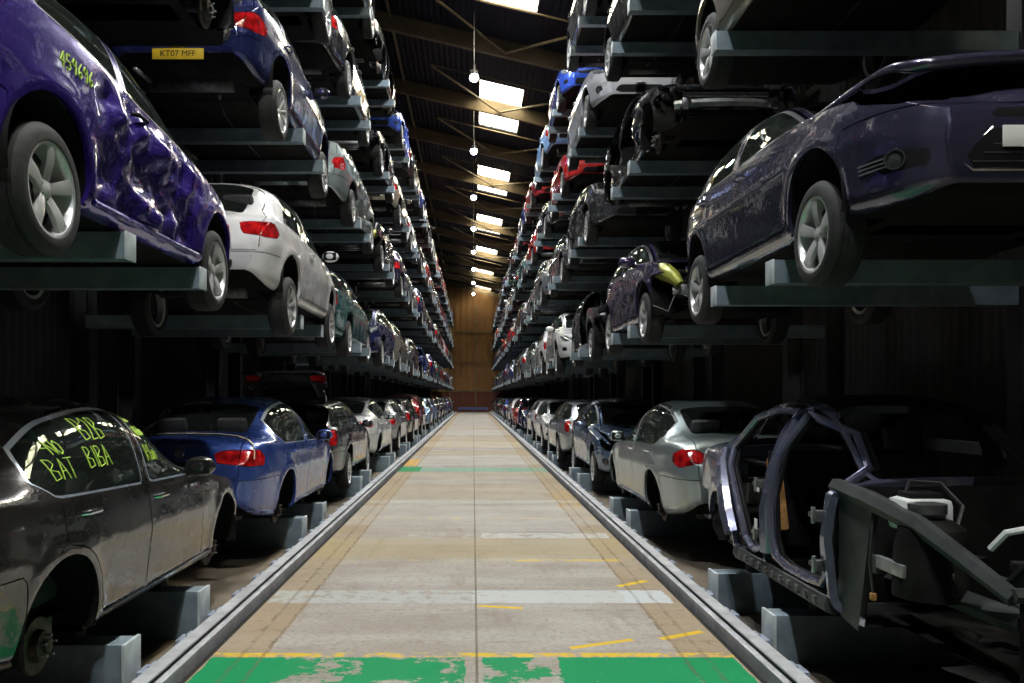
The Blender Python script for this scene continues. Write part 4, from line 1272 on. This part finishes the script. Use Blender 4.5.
# ------------------------------------------------------------------ the hall
YB, YE = -11., 93.6          # wall behind the camera, end wall
XW = 9.5
CAM_H = 1.7
def roof_z(x): return 13.95 - .235 * (x - .3)
def hall():
    r = Raw().box((0, (YB + YE) / 2, -.06), (3.43, YE - YB, .12), 'FLOOR')
    tag(obj_raw('floor', r), kind='structure')
    for s in (-1, 1):
        g_ = Raw().box((s * 1.748, (YB + YE) / 2, -.07), (.064, YE - YB, .08), 'VOID'); tag(obj_raw(f'trim_{70 + s}', g_), kind='structure')  # solid black strip stands for the shade in the rail gap
    for s, n in ((-1, 'floor_side_left'), (1, 'floor_side_right')):
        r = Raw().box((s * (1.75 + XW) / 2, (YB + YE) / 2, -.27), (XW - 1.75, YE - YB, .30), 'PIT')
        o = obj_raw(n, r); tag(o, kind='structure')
    for s, n in ((-1, 'wall_left'), (1, 'wall_right')):
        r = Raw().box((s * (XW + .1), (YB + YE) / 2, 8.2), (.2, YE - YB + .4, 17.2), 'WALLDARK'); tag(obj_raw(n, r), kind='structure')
    r = Raw().box((0, YE + .1, 8.2), (2 * XW, .2, 17.2), 'WALLEND')
    tag(obj_raw('wall_end', r), kind='structure')
    r = Raw().box((0, YB - .1, 8.2), (2 * XW, .2, 17.2), 'WALLBEHIND'); tag(obj_raw('wall_behind', r), kind='structure')
    # end wall rails and posts
    tr = Raw()
    for z in (2.35, 5.6, 9.0): tr.box((0, YE - .06, z), (12, .12, .14), 'RAFTER')
    for x in (-5.5, -2.6, .3, 3.2, 6): tr.box((x, YE - .08, 6), (.16, .14, 12), 'RAFTER')
    tag(obj_raw('trim_1', tr), kind='structure')
    # roof with skylight openings
    beams = [10.58 + 11.72 * i for i in range(-1, 8)]
    holes = [(b - 2.0, min(b + 3.4, YE - .3)) for b in beams if b - 2 < YE - 1]
    holes = [h for h in holes if h[1] - h[0] > .5]
    X0, X1 = .27, 1.97
    rf = Raw()
    def slab(xa, xb, ya, yb):
        if yb - ya < 1e-4: return
        za, zb = roof_z(xa), roof_z(xb); t = .12
        vs = [(xa, ya, za), (xb, ya, zb), (xb, yb, zb), (xa, yb, za), (xa, ya, za + t), (xb, ya, zb + t), (xb, yb, zb + t), (xa, yb, za + t)]
        rf.add(vs, [(0, 3, 2, 1), (4, 5, 6, 7), (0, 1, 5, 4), (1, 2, 6, 5), (2, 3, 7, 6), (3, 0, 4, 7)], 'ROOF')
    slab(-XW - .2, X0, YB - .2, YE + .2); slab(X1, XW + .2, YB - .2, YE + .2)
    yy = YB - .2
    for a, b in holes: slab(X0, X1, yy, a); yy = b
    slab(X0, X1, yy, YE + .2)
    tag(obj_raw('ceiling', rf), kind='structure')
    for i, (a, b) in enumerate(holes):
        za, zb = roof_z(X0), roof_z(X1); e = .06
        p = empty(f'window_{i + 1}', ((X0 + X1) / 2, (a + b) / 2, roof_z((X0 + X1) / 2))); tag(p, kind='structure')
        o0 = Vector(p.location)
        w = Raw(); q = [(X0 - .02, a - .02, roof_z(X0 - .02) + e), (X1 + .02, a - .02, roof_z(X1 + .02) + e), (X1 + .02, b + .02, roof_z(X1 + .02) + e), (X0 - .02, b + .02, roof_z(X0 - .02) + e)]
        w.add([tuple(Vector(c) - o0) for c in q], [(0, 1, 2, 3)], 'PANE'); obj_raw('pane', w, p)
        f = Raw()
        for y in np.arange(a + .55, b, 1.1):
            f.tube([tuple(Vector((X0, y, za - .0)) - o0), tuple(Vector((X1, y, zb - .0)) - o0)], .022, 'COLUMN', 4)
        for q1, q2 in ((0, 1), (1, 2), (2, 3), (3, 0)):
            f.tube([tuple(Vector(q[q1]) - o0 - Vector((0, 0, .06))), tuple(Vector(q[q2]) - o0 - Vector((0, 0, .06)))], .03, 'COLUMN', 4)
        obj_raw('frame', f, p)
    # rafters across the hall and purlins along it
    n = 0
    for i in range(-2, 16):
        y = 10.58 + 5.86 * i
        if y < YB + .3 or y > YE - .3: continue
        n += 1
        r = Raw(); hw = .09; d = .55
        vs = []
        for x in (-XW, XW):
            z = roof_z(x)
            vs += [(x, y - hw, z), (x, y + hw, z), (x, y + hw, z - d), (x, y - hw, z - d)]
        r.add(vs, [(0, 1, 2, 3), (7, 6, 5, 4), (0, 3, 7, 4), (3, 2, 6, 7), (2, 1, 5, 6), (1, 0, 4, 5)], 'RAFTER')
        tag(obj_raw(f'trim_{n + 1}', recalc(r)), kind='structure')
        # bracing struts
        br = Raw()
        zc = roof_z(1.1) - d + .1
        for xe in (-1.6, 3.8):
            ze = roof_z(xe) - .35
            br.tube([(1.1, y - .12, zc), (xe, y - 3.2, ze)], .045, 'RAFTER', 5)
        br.tube([(-1.6, y - 3.2, roof_z(-1.6) - .35), (3.8, y - 3.2, roof_z(3.8) - .35)], .03, 'RAFTER', 5)
        tag(obj_raw(f'trim_{n + 40}', br), kind='structure')
    pu = Raw()
    for x in (-8.2, -6.4, -4.6, -2.8, 3.3, 5.2, 7.2):
        z = roof_z(x) - .09; pu.box((x, (YB + YE) / 2, z), (.08, YE - YB - .1, .16), 'RAFTER')
    tag(obj_raw('trim_30', pu), kind='structure')

def rails():
    for s, nm in ((-1, 'left'), (1, 'right')):
        root = empty('guide_rail', (s * 1.86, 0, 0))
        y0, y1 = -2., 92.5
        prof = [(1.785, -.14), (1.785, .058), (1.793, .062), (1.850, .064), (1.850, .088), (1.822, .090), (1.822, .10), (1.917, .10), (1.917, .085), (1.900, .085), (1.900, -.14)]
        prof = [(s * (x - 1.86), z) for x, z in prof]
        r = recalc(Raw().prism(prof, 'y', y0, y1, 'RAIL'))
        obj_raw('channel', r, root, .3)
        b = Raw().box((0, 0, -.03), (.12, .16, .14), 'STUB', .006); b.box((-.03, 0, .055), (.06, .11, .03), 'STUB', .004)
        bm_ = make_mesh('bracket', b)
        k = 0; y = 3.1
        while y < 62 and k < 95:
            o = link('bracket', bm_, root); o.location = (s * .112, y, 0); 
            if s < 0: o.rotation_euler = (0, 0, PI)
            y += .66; k += 1
        tag(root, f'long galvanised steel guide rail with small brackets along the {nm} edge of the floor', 'rail', 'guide rails beside the aisle')

NBAY = 17
TOPS = {-1: [.24, 2.68, 4.95, 7.20, 9.45], 1: [.21, 2.64, 4.80, 6.93, 9.08]}
def bay_y(side, k): return 5.65 + 5.12 * k if side < 0 else 6.42 + 5.2 * k
ORD = ['first', 'second', 'third', 'fourth', 'fifth', 'sixth', 'seventh', 'eighth', 'ninth', 'tenth', 'eleventh', 'twelfth', 'thirteenth', 'fourteenth', 'fifteenth', 'sixteenth', 'seventeenth']
ARM_DY = {(-1, 1, 1): -.12}
def racks():
    XI, XO = 2.05, 4.62
    arm = Raw()                      # hollow box arm, open end plate with bright lips; local x=0 at the tip, running +x
    L = XO - XI; h = .16; w = .13; t = .009
    arm.box((L / 2 + .012, 0, -t / 2), (L, w, t), 'GALV').box((L / 2 + .012, 0, -h + t / 2), (L, w, t), 'GALV')
    arm.box((L / 2 + .012, -w / 2 + t / 2, -h / 2), (L, t, h - 2 * t), 'GALV').box((L / 2 + .012, w / 2 - t / 2, -h / 2), (L, t, h - 2 * t), 'GALV')
    arm.box((.006, 0, -h / 2), (.012, w + .016, h + .008), 'GALVEND', .002)
    low = Raw(); h2 = .36
    low.box((L / 2 + .012, 0, -h2 / 2), (L, .20, h2), 'GALV', .002); low.box((.0, 0, -h2 / 2), (.022, .235, h2 + .01), 'GALVEND', .002)
    for px in (.45, 1.35): low.box((px, 0, .055), (.30, .14, .11), 'BLACK', .01)
    arm_me = make_mesh('arm', arm, .3); low_me = make_mesh('floor_beam', low, .3)
    col = Raw(); Hc = 11.3
    for xx, ww in ((-.11, .02), (.11, .02)): col.box((xx, 0, Hc / 2 - .12), (ww, .20, Hc), 'COLUMN')
    col.box((0, 0, Hc / 2 - .12), (.20, .016, Hc), 'COLUMN')
    col_me = make_mesh('column', col, .3)
    tie_me = {s: make_mesh('tie_beam', Raw().box((0, 0, 0), (.08, (5.12 if s < 0 else 5.2) - .02, .12), 'COLUMN'), .3) for s in (-1, 1)}
    for s in (-1, 1):
        for k in range(NBAY):
            c = bay_y(s, k)
            root = empty('cantilever_rack', (s * XI, c, 0))
            pit = 5.12 if s < 0 else 5.2
            for dy in (-.67, .67):
                o = link('column', col_me, root); o.location = (s * (XO - XI + .12), dy, 0)
                for i, z in enumerate(TOPS[s]):
                    a = link('floor_beam' if i == 0 else 'arm', low_me if i == 0 else arm_me, root); a.location = (0, dy + ARM_DY.get((s, i, k), 0.), z)
                    if s < 0: a.rotation_euler = (0, 0, PI)
            for z in (1.2, 3.9, 6.1, 8.4, 10.9):
                o = link('tie_beam', tie_me[s], root); o.location = (s * (XO - XI + .29), 0, z)
            nm = 'left' if s < 0 else 'right'
            tag(root, f'galvanised steel cantilever storage rack bay, {ORD[k]} from the front of the {nm} row', 'storage rack', 'cantilever rack bays')

def lamps():
    Z = 11.9; k = 0
    base = None
    ys = [26.5 + 7.95 * i for i in range(-4, 8)]
    for i, y in enumerate(ys):
        k += 1
        x = .035
        zt = roof_z(x)
        if base is None:
            cap = Raw().lathe_z([(0, .42), (.04, .42), (.05, .22), (.10, .19), (.12, .10), (.125, .07), (.09, .07), (0, .08)], 'LAMPCAP', 20)
            fin = Raw()
            for q in range(8):
                a = 2 * PI * q / 8; fin.box((.10 * math.cos(a), .10 * math.sin(a), .16), (.05, .012, .14), 'LAMPCAP', 0, Matrix.Rotation(a, 3, 'Z'))
            cap.merge(fin)
            bulb = Raw().ball((0, 0, 0), (.145, .145, .14), MATS['BULB'], 18, 12)
            wire = Raw().tube([(0, 0, .42), (0, 0, zt - Z)], .014, 'BAREMETAL', 6); wire.ball((0, 0, 1.0), .03, 'LAMPCAP', 8, 6)
            base = empty('pendant_lamp', (x, y, Z))
            cs = [obj_raw('cap', cap, base), obj_raw('bulb', bulb, base), obj_raw('cord', wire, base)]
            r = base
        else:
            r = base.copy(); COL.objects.link(r); r.location = (x, y, Z)
            for c in cs:
                d = c.copy(); COL.objects.link(d); d.parent = r
        seen = y > 22
        if seen:
            n = int(round((y - 26.5) / 7.95))
            tag(r, f'round white high-bay lamp hanging on a cord over the aisle, {ORD[n]} of the visible line', 'pendant lamp', 'hanging lamps over the aisle')
        else:
            n = int(round((26.5 - y) / 7.95))
            tag(r, f'round white high-bay lamp on a cord overhead, {ORD[n - 1]} one before the visible line', 'pendant lamp', 'hanging lamps over the aisle')
        ld = bpy.data.lights.new('lamp_light', 'SPOT'); ld.energy = LAMP_W; ld.color = (.93, .96, 1.)
        ld.spot_size = math.radians(140); ld.spot_blend = .6; ld.shadow_soft_size = .16
        lo = bpy.data.objects.new('lamp_light', ld); COL.objects.link(lo); lo.location = (x, y, Z - .16)
# ------------------------------------------------------------------ the stripped shell
def build_shell(loc, rz):
    S = car_spec('sedan')
    Q = build_surface('sedan', S, {})
    y = lambda u: S.y0 - u
    uf = S.cowl[0] + .06
    Q.paint(lambda x, u, z, v: mx(u - (uf - .06), 1 - v), 'gone', lambda t: t in ('body', 'wtrim', 'gap', 'bonnet', 'front_bumper', 'fog', 'gtrim', 'headlight', 'grille'))
    root = empty('car_shell', loc, rz)
    tag(root, 'stripped dark grey car shell without doors, wings or engine cover, beside the green floor', 'car shell')
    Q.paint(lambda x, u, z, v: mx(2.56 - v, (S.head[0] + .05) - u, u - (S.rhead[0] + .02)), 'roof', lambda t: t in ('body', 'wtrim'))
    def put(name, raw, label=None, parent=root):
        o = obj_raw(name, raw, parent)
        set_paint(o, PAINTS['steel-blue grey'])
        if label: o['label'] = label
        return o
    put('body', Q.extract(('body', 'trim|body'), 'PAINT', 1, .05)); put('shaded_far_flank', Q.extract(('body', 'trim|body'), 'UNDER', -1, .05), 'far flank in a darkened, shaded tone')  # far flank gets a near-black colour in place of shade
    put('shaded_roof_panel', Q.extract('roof', 'UNDER', 0, .02), 'roof panel with shade in its dark colour')  # roof skin darkened by colour so it looks unlit
    # weld flanges and inner frames of the two door openings
    fr = Raw(); wp = Raw()
    def loop(pts, off, rad, mat, nm, close=True):
        for s in (1, -1):
            put(nm, Raw().tube([(s * (side_x(S, u, min(z, float(S.roof(u)) - .075)) - off), y(u), min(z, float(S.roof(u)) - .075)) for u, z in pts], rad, mat if s > 0 else 'UNDER', 8, closed=close))  # far-side frames coloured dark too, as if unlit
    zt = lambda u: float(S.belt(u)) + (float(S.roof(u)) - float(S.belt(u))) * .80
    front = [(uf + .03, .42), (uf + .02, .60), (uf + .02, .90), (uf + .16, zt(uf + .22) - .02), (uf + .45, zt(uf + .45)), (uf + .75, zt(uf + .75)), (S.bp - .10, zt(S.bp)), (S.bp - .06, 1.10), (S.bp - .05, .80), (S.bp - .07, .50), (S.bp - .14, .37), (S.bp - .35, .335), (uf + .3, .335), (uf + .1, .35)]
    rear = [(S.bp + .10, .40), (S.bp + .06, .60), (S.bp + .03, .95), (S.bp - .01, 1.18), (S.bp + .02, zt(S.bp + .05)), (S.bp + .4, zt(S.bp + .4)), (3.30, zt(3.30) - .03), (3.48, 1.08), (3.42, .92), (3.22, .74), (3.08, .52), (3.02, .40), (2.90, .345), (S.bp + .3, .335)]
    for lp in (front, rear):
        loop(lp, .035, .030, 'PAINT', 'door_frame'); loop(lp, .085, .020, 'BLACK', 'door_seal')
    loop([(3.20, .40), (3.28, .56), (3.42, .76), (3.58, .95), (3.64, 1.06)], .005, [.07, .075, .07, .055, .025], 'PAINT', 'rear_door_jamb', False)
    loop([(S.bp + .0, .38), (S.bp - .01, .70), (S.bp - .02, 1.0), (S.bp - .05, 1.33)], .05, [.085, .07, .055, .045], 'PAINT', 'centre_pillar', False)
    for s in (1, -1):
        si = Raw(); si.tube([(s * (side_x(S, u, .26) - .03), y(u), .25) for u in np.linspace(uf - .02, S.axr - .42, 10)], .065, 'PRIMER', 8)
        for k in range(11):
            u = uf + .12 + k * .145
            si.box((s * (side_x(S, u, .26) + .030), y(u), .25), (.016, .055, .05), 'ENGINE', .006)
        put('sill', si, 'pitted lower sill')
    put('floor_pan', Q.extract('underbody', 'UNDER', 0, 0))
    rd = Raw().box((0, y(S.axr - .55), .70), (1.3, .05, .75), 'BLACK', .02); put('rear_bulkhead', rd); put('parcel_shelf', Raw().box((0, y(S.axr), .95), (1.25, .9, .03), 'BLACK', .01))
    put('bulkhead', Raw().box((0, y(uf - .03), .62), (1.5, .05, .70), 'UNDER', .02))
    bt = Q.extract('boot_lid', 'PAINT', 0, .03); put('boot_lid', bt)
    for s in (1, -1):
        pass
    # hinges and stickers
    for s in (1, -1):
        for (u, z) in ((uf + .02, .48), (uf + .02, .78), (S.bp + .06, .50), (S.bp + .05, .86)):
            xx = side_x(S, u, z); hg = Raw()
            hg.box((s * (xx + .0), y(u), z), (.07, .05, .07), 'ENGINE', .008); hg.tube([(s * (xx + .03), y(u + .03), z - .05), (s * (xx + .03), y(u + .03), z + .05)], .014, 'BAREMETAL', 6)
            hg.box((s * (xx + .02), y(u + .06), z), (.03, .08, .03), 'ENGINE', .005); put('hinge', hg)
        for (u, z, w, h) in ((S.bp + .0, .58, .055, .075), (S.bp - .02, .83, .05, .03), (3.36, .80, .03, .035)):
            xx = side_x(S, u, z)
            put('sticker', Raw().box((s * (xx + .045), y(u), z), (.004, w, h), 'LABELW'), 'white sticker on the door opening')
    # cabin leftovers
    se = seat_raw('SEAT'); M = Matrix.Translation((-.36, y(S.bp - .02), .32)); put('front_seat', Raw().merge(se, M))
    foam = Raw().box((0, 0, 0), (.10, .12, .60), 'RUSTSEAT', .04)
    put('seat_foam', Raw().merge(foam, Matrix.Translation((.60, y(S.bp + .50), .74)) @ Matrix.Rotation(.32, 4, 'X')), 'tan foam edge of the rear seat')
    wh = Raw().tube([(.17 * math.cos(a), 0, .17 * math.sin(a)) for a in np.linspace(PI * .9, PI * 1.75, 14)], .018, 'BAREMETAL', 7)
    wh.tube([(0, 0, 0), (.02, .25, -.06)], .03, 'BLACK', 7)
    put('steering_wheel', Raw().merge(wh, Matrix.Translation((.40, y(uf + .62), .74)) @ Matrix.Rotation(.5, 4, 'X') @ Matrix.Rotation(.9, 4, 'Z')), 'cut pale arc of the steering wheel')
    # front structure laid bare
    ap = Raw()
    for s in (1, -1):
        ap.add([(s * .80, y(uf - .03), .20), (s * .80, y(uf - .03), .97), (s * .78, y(uf - .42), .93), (s * .79, y(uf - .26), .16),
                (s * .76, y(uf - .03), .20), (s * .76, y(uf - .03), .97), (s * .74, y(uf - .42), .93), (s * .75, y(uf - .26), .16)],
               [(0, 1, 2, 3), (7, 6, 5, 4), (0, 4, 5, 1), (1, 5, 6, 2), (2, 6, 7, 3), (3, 7, 4, 0)], 'PRIMER')
        ap.tube([(s * .78, y(uf + .05), .96), (s * .76, y(uf - .35), .92), (s * .70, y(uf - .75), .84), (s * .64, y(uf - 1.05), .72), (s * .58, y(.16), .60)], [.05, .055, .05, .045, .04], 'PRIMER', 6)
        ap.lathe_z([(.19, -.2), (.18, .05), (.16, .16), (.10, .20), (0, .20)], 'UNDER', 20, (s * .60, y(S.axf), .66))
        ap.lathe_z([(.10, 0), (.10, .05), (.04, .06), (0, .06)], 'ENGINE', 16, (s * .60, y(S.axf + .05), .89))
        ap.tube([(s * .48, y(uf), .42), (s * .50, y(.9), .46), (s * .52, y(.18), .48)], .06, 'PRIMER', 4)
        ap.box((s * .77, y(uf - .60), .60), (.04, .30, .07), 'BAREMETAL', .012); ap.box((s * .77, y(uf - .44), .58), (.05, .06, .10), 'ENGINE', .012)
    ap.tube([(-.60, y(.14), .62), (0, y(.08), .64), (.60, y(.14), .62)], .035, 'PRIMER', 6)
    ap.add([(s_ * .56, y(.16), z) for s_ in (-1, 1) for z in (.16, .58)], [(0, 1, 3, 2)], 'UNDER')
    put('front_frame', ap)
    rs = Raw().box((.58, y(.95), .87), (.26, .22, .18), 'WHITE', .04).box((.58, y(.95), .965), (.18, .14, .05), 'BLACK', .01)
    put('fluid_tank', rs, 'pale fluid tank')
    def wire(pts, r): put('wiring', Raw().tube(pts, r, 'WIRE', 6))
    wire([(.66, y(.98), .92), (.60, y(1.02), 1.04), (.44, y(1.0), 1.03), (.40, y(.86), .92), (.56, y(.70), .70), (.62, y(.55), .52)], .012)
    for k in range(7):
        a = random.uniform(-.7, .1); u = random.uniform(.2, .9)
        wire([(a, y(u), .75), (a + .06, y(u - .08), .62), (a - .03, y(u - .02), .48), (a + .05, y(u - .1), .36)], .008)
    wire([(.76, y(1.10), .86), (.80, y(1.04), .72), (.80, y(1.06), .58), (.79, y(1.04), .42)], .008)
    put('plug', Raw().box((.79, y(1.04), .40), (.03, .03, .04), 'RUSTSEAT', .005))
    eg = Raw()
    random.seed(21)
    for k in range(26):
        c = (random.uniform(-.45, .45), y(random.uniform(.22, .75)), random.uniform(.40, .80))
        eg.box(c, [random.uniform(.05, .16) for _ in range(3)], random.choice(['ENGINE', 'BLACK', 'BLACK', 'BAREMETAL']), .012, Matrix.Rotation(random.uniform(-.5, .5), 3, 'Z'))
    for k in range(9):
        p = Vector((random.uniform(-.4, .4), y(random.uniform(.2, .7)), random.uniform(.5, .85)))
        eg.tube([p, p + Vector((.08, .03, .06)), p + Vector((.16, -.02, .03)), p + Vector((.2, -.08, -.06))], .018, random.choice(['BAREMETAL', 'BLACK', 'WHITE']), 7)
    eg.lathe_z([(.05, 0), (.06, .02), (.06, .10), (.03, .13), (0, .13)], 'WHITE', 14, (-.20, y(.30), .70))
    put('engine', eg, 'jumble of dark engine parts')
    for s in (1, -1):
        for ax in (S.axr,):
            M = Matrix.Translation((s * .70, y(ax), .30)) @ (Matrix.Rotation(PI, 4, 'Z') if s < 0 else Matrix.Identity(4))
            put('brake_hub', Raw().merge(hub_raw(), M))
    return root

# ------------------------------------------------------------------ which car stands where
# side, tier: list of (variant, colour, away?, words)  -- away: its tail faces the camera
A, T = True, False
ROWS = {
 (-1, 0): [('bmw', 'brown-black', A, 'with marker writing on its windows'), ('audi', 'blue', A, 'with a tan strip hanging over its boot'), ('open_estate', 'charcoal', A, 'with its tailgate raised'),
           ('coupe_white', 'white', A, 'with long red tail lamps'), ('hatch', 'silver', A, ''), ('estate', 'black', A, ''), ('suv', 'dark red', A, ''), ('city', 'light blue', T, ''), ('hatch_dented', 'light blue', A, '')],
 (-1, 1): [('coupe', 'purple-blue', A, 'with a crumpled door and alloy wheels'), ('golf', 'white', A, 'with big red tail lamps'), ('estate', 'teal', A, ''), ('hatch_dented', 'dark blue', T, ''), ('sedan', 'beige', A, ''),
           ('hatch', 'grey', T, ''), ('doorless', 'blue', T, ''), ('city', 'silver', A, ''), ('suv', 'dark blue', A, '')],
 (-1, 2): [('doorless_sedan', 'black', A, 'seen mostly from below'), ('plate_hatch', 'dark blue', A, 'with a yellow rear plate'), ('hatch_dented', 'greenish silver', A, 'with red tail lamps'), ('bare_front', 'black', T, 'with its front bumper gone'), ('city', 'dark purple', A, ''),
           ('sedan', 'silver', A, ''), ('suv', 'dark blue', A, ''), ('hatch', 'charcoal', T, '')],
 (-1, 3): [None, ('sedan', 'silver', A, 'high above the purple car'), ('estate', 'black', A, 'with a yellow rear plate'), ('doorless', 'charcoal', T, ''), ('golf', 'beige', A, ''), ('city', 'white', A, ''),
           ('hatch', 'black', T, ''), ('hatch', 'red', A, '')],
 (-1, 4): [None, None, ('hatch', 'charcoal', A, ''), ('doorless_sedan', 'black', A, ''), ('city', 'bright blue', T, ''), ('suv', 'black', A, ''), ('sedan', 'dark blue', A, ''), ('golf', 'charcoal', A, ''), ('hatch', 'white', A, ''), ('hatch', 'red', A, '')],
 (1, 0): ['SHELL', ('silver_sedan', 'greenish silver', A, 'with its wheels removed'), ('raised_bonnet', 'slate blue', T, 'with a damaged front'), ('estate', 'silver', A, ''), ('city', 'white', T, ''), ('hatch', 'white', A, ''),
          ('doorless_sedan', 'dark blue', T, ''), ('hatch_dented', 'red', T, ''), ('golf', 'white', A, ''), ('hatch', 'dark blue', A, ''), ('city', 'blue', A, '')],
 (1, 1): [('ford', 'navy', T, 'with empty headlamp openings'), ('bare_front', 'dark purple', T, 'with a yellow-green inner wing laid bare'), ('doorless', 'charcoal', T, ''), ('golf', 'white', T, ''), ('city', 'white', A, ''),
          ('hatch_dented', 'greenish silver', T, ''), ('hatch', 'silver', A, ''), ('estate', 'teal', T, ''), ('city', 'blue', T, ''), ('hatch', 'blue', T, ''), ('suv', 'dark blue', A, '')],
 (1, 2): [('hatch', 'beige', A, 'with bright alloy wheels'), ('torn', 'black', T, 'with its side panels torn away'), ('hatch_dented', 'charcoal', T, ''), ('sedan', 'grey', T, ''), ('suv', 'silver', T, ''),
          ('city', 'greenish silver', A, ''), ('hatch', 'grey', T, ''), ('golf', 'silver', T, '')],
 (1, 3): [None, ('estate', 'black', T, ''), ('hatch', 'pale silver', T, 'with a bright front bumper'), ('hatch', 'red', T, ''), ('sedan', 'charcoal', T, ''), ('city', 'red', A, ''), ('hatch_dented', 'teal', T, ''), ('golf', 'dark green', A, '')],
 (1, 4): [None, None, ('suv', 'charcoal', T, ''), ('city', 'bright blue', T, ''), ('hatch', 'light blue', A, ''), ('sedan', 'red', T, ''), ('estate', 'dark blue', A, ''), ('hatch', 'dark red', T, '')],
}
TIERW = ['floor level', 'second tier', 'third tier', 'fourth tier', 'top tier']
KINDW = {'bmw': 'saloon', 'audi': 'saloon', 'silver_sedan': 'saloon', 'sedan': 'saloon', 'coupe_white': 'saloon', 'doorless_sedan': 'stripped saloon', 'raised_bonnet': 'saloon', 'coupe': 'coupe', 'golf': 'three-door hatchback',
         'city': 'small hatchback', 'suv': 'tall car', 'estate': 'estate car', 'open_estate': 'estate car', 'open_boot': 'estate car', 'ford': 'hatchback', 'bare_front': 'hatchback', 'hatch': 'hatchback', 'hatch_dented': 'dented hatchback', 'doorless': 'stripped hatchback', 'torn': 'saloon', 'plate_hatch': 'hatchback'}
# centre offsets along the aisle (metres, from the bay's middle) for the cars one can measure
DY = {(-1, 0, 0): .05, (-1, 0, 1): .10, (-1, 1, 0): -.24, (-1, 1, 1): -.30, (-1, 2, 1): -.23, (1, 0, 0): -.67, (1, 0, 1): -.42, (1, 1, 0): .02, (1, 1, 1): .05, (1, 2, 0): -.2}
DX = {(-1, 1, 1): -.12, (-1, 1, 0): -.05, (1, 1, 0): -.03}
DZ = { (1, 1, 0): .09, (1, 0, 0): .19, (-1, 1, 1): .10}
def cars():
    rnd = random.Random(5)
    fill = ['hatch', 'sedan', 'estate', 'city', 'golf', 'suv', 'hatch_dented', 'doorless', 'bare_front', 'hatch', 'sedan']
    cols = ['black', 'dark blue', 'silver', 'charcoal', 'grey', 'charcoal', 'blue', 'beige', 'greenish silver', 'dark green', 'black', 'dark red', 'slate blue', 'teal', 'black', 'dark purple', 'grey', 'dark blue', 'slate blue', 'white', 'black', 'charcoal', 'red']
    for (s, t), lst in ROWS.items():
        for k in range(NBAY):
            e = lst[k] if k < len(lst) else (rnd.choice(fill), rnd.choice(cols), rnd.random() < (.75 if s < 0 else .35), '')
            if e is None: continue
            c = bay_y(s, k) + DY.get((s, t, k), rnd.uniform(-.12, .12) if k > 1 else 0.)
            z = TOPS[s][t] - .203 + DZ.get((s, t, k), .15 if t == 0 else .02)
            if e == 'SHELL':
                build_shell((3.0, c, z), PI); continue
            v, col, away, words = e
            if k < 3 and False: pass
            lod = 0 if k <= 2 else (1 if k <= 6 else 2)
            S = car_template(v, lod)[0]
            X = s * (2.10 + S.W - .02 + (rnd.uniform(-.04, .10) if k > 1 else 0) + DX.get((s, t, k), 0.))
            side = 'left' if s < 0 else 'right'
            tail = 'tail' if away else 'nose'
            if words:
                lab = f'{col} {KINDW[v]} {words}, {TIERW[t]} of the {side} rack'
                if len(lab.split()) > 16: lab = f'{col} {KINDW[v]} {words}, {TIERW[t]}'
            else:
                lab = f'{col} {KINDW[v]} on the {side} rack, {TIERW[t]}, {ORD[k]} bay from the front'
            place_car(v, lod, col, (X, c, z), 0. if away else PI, lab, 'car', f'cars stored on the {side} rack')

def end_bits():
    root = empty('barrier', (0, 92.9, 0))
    r = Raw().box((0, 0, .42), (3.4, .08, .26), 'BLUEBAR', .01)
    obj_raw('barrier_board', r, root)
    for x in (-1.5, 0, 1.5): obj_raw('post', Raw().box((x, .06, .26), (.08, .06, .52), 'BLUEBAR', .01), root)
    tag(root, 'low blue barrier across the far end of the aisle floor', 'barrier')

LAMP_W = 2150.
hall(); rails(); racks(); lamps(); cars(); end_bits()

# ------------------------------------------------------------------ daylight, camera, colour
w = bpy.data.worlds.new('world'); SC.world = w; w.use_nodes = True
bg = w.node_tree.nodes['Background']; bg.inputs['Color'].default_value = (1., .97, .88, 1); bg.inputs['Strength'].default_value = 24.
cd = bpy.data.cameras.new('camera'); cam = bpy.data.objects.new('camera', cd); COL.objects.link(cam)
cd.sensor_width = 36.; cd.lens = 830. * 36. / 1024.
cd.shift_x = (512 - 473) / 1024.; cd.shift_y = (397 - 341.5) / 1024.
cam.location = (0, 0, CAM_H); cam.rotation_euler = (PI / 2, 0, 0)
cd.clip_start = .05; cd.clip_end = 300
SC.camera = cam
vs = SC.view_settings
vs.view_transform = 'Standard'; vs.look = 'None'; vs.gamma = 1.; vs.use_curve_mapping = False
vs.exposure = 0.
SC.cycles.use_denoising = True
SC.cycles.max_bounces = 8; SC.cycles.diffuse_bounces = 1; SC.cycles.glossy_bounces = 4; SC.cycles.transparent_max_bounces = 12
SC.cycles.sample_clamp_indirect = 4.
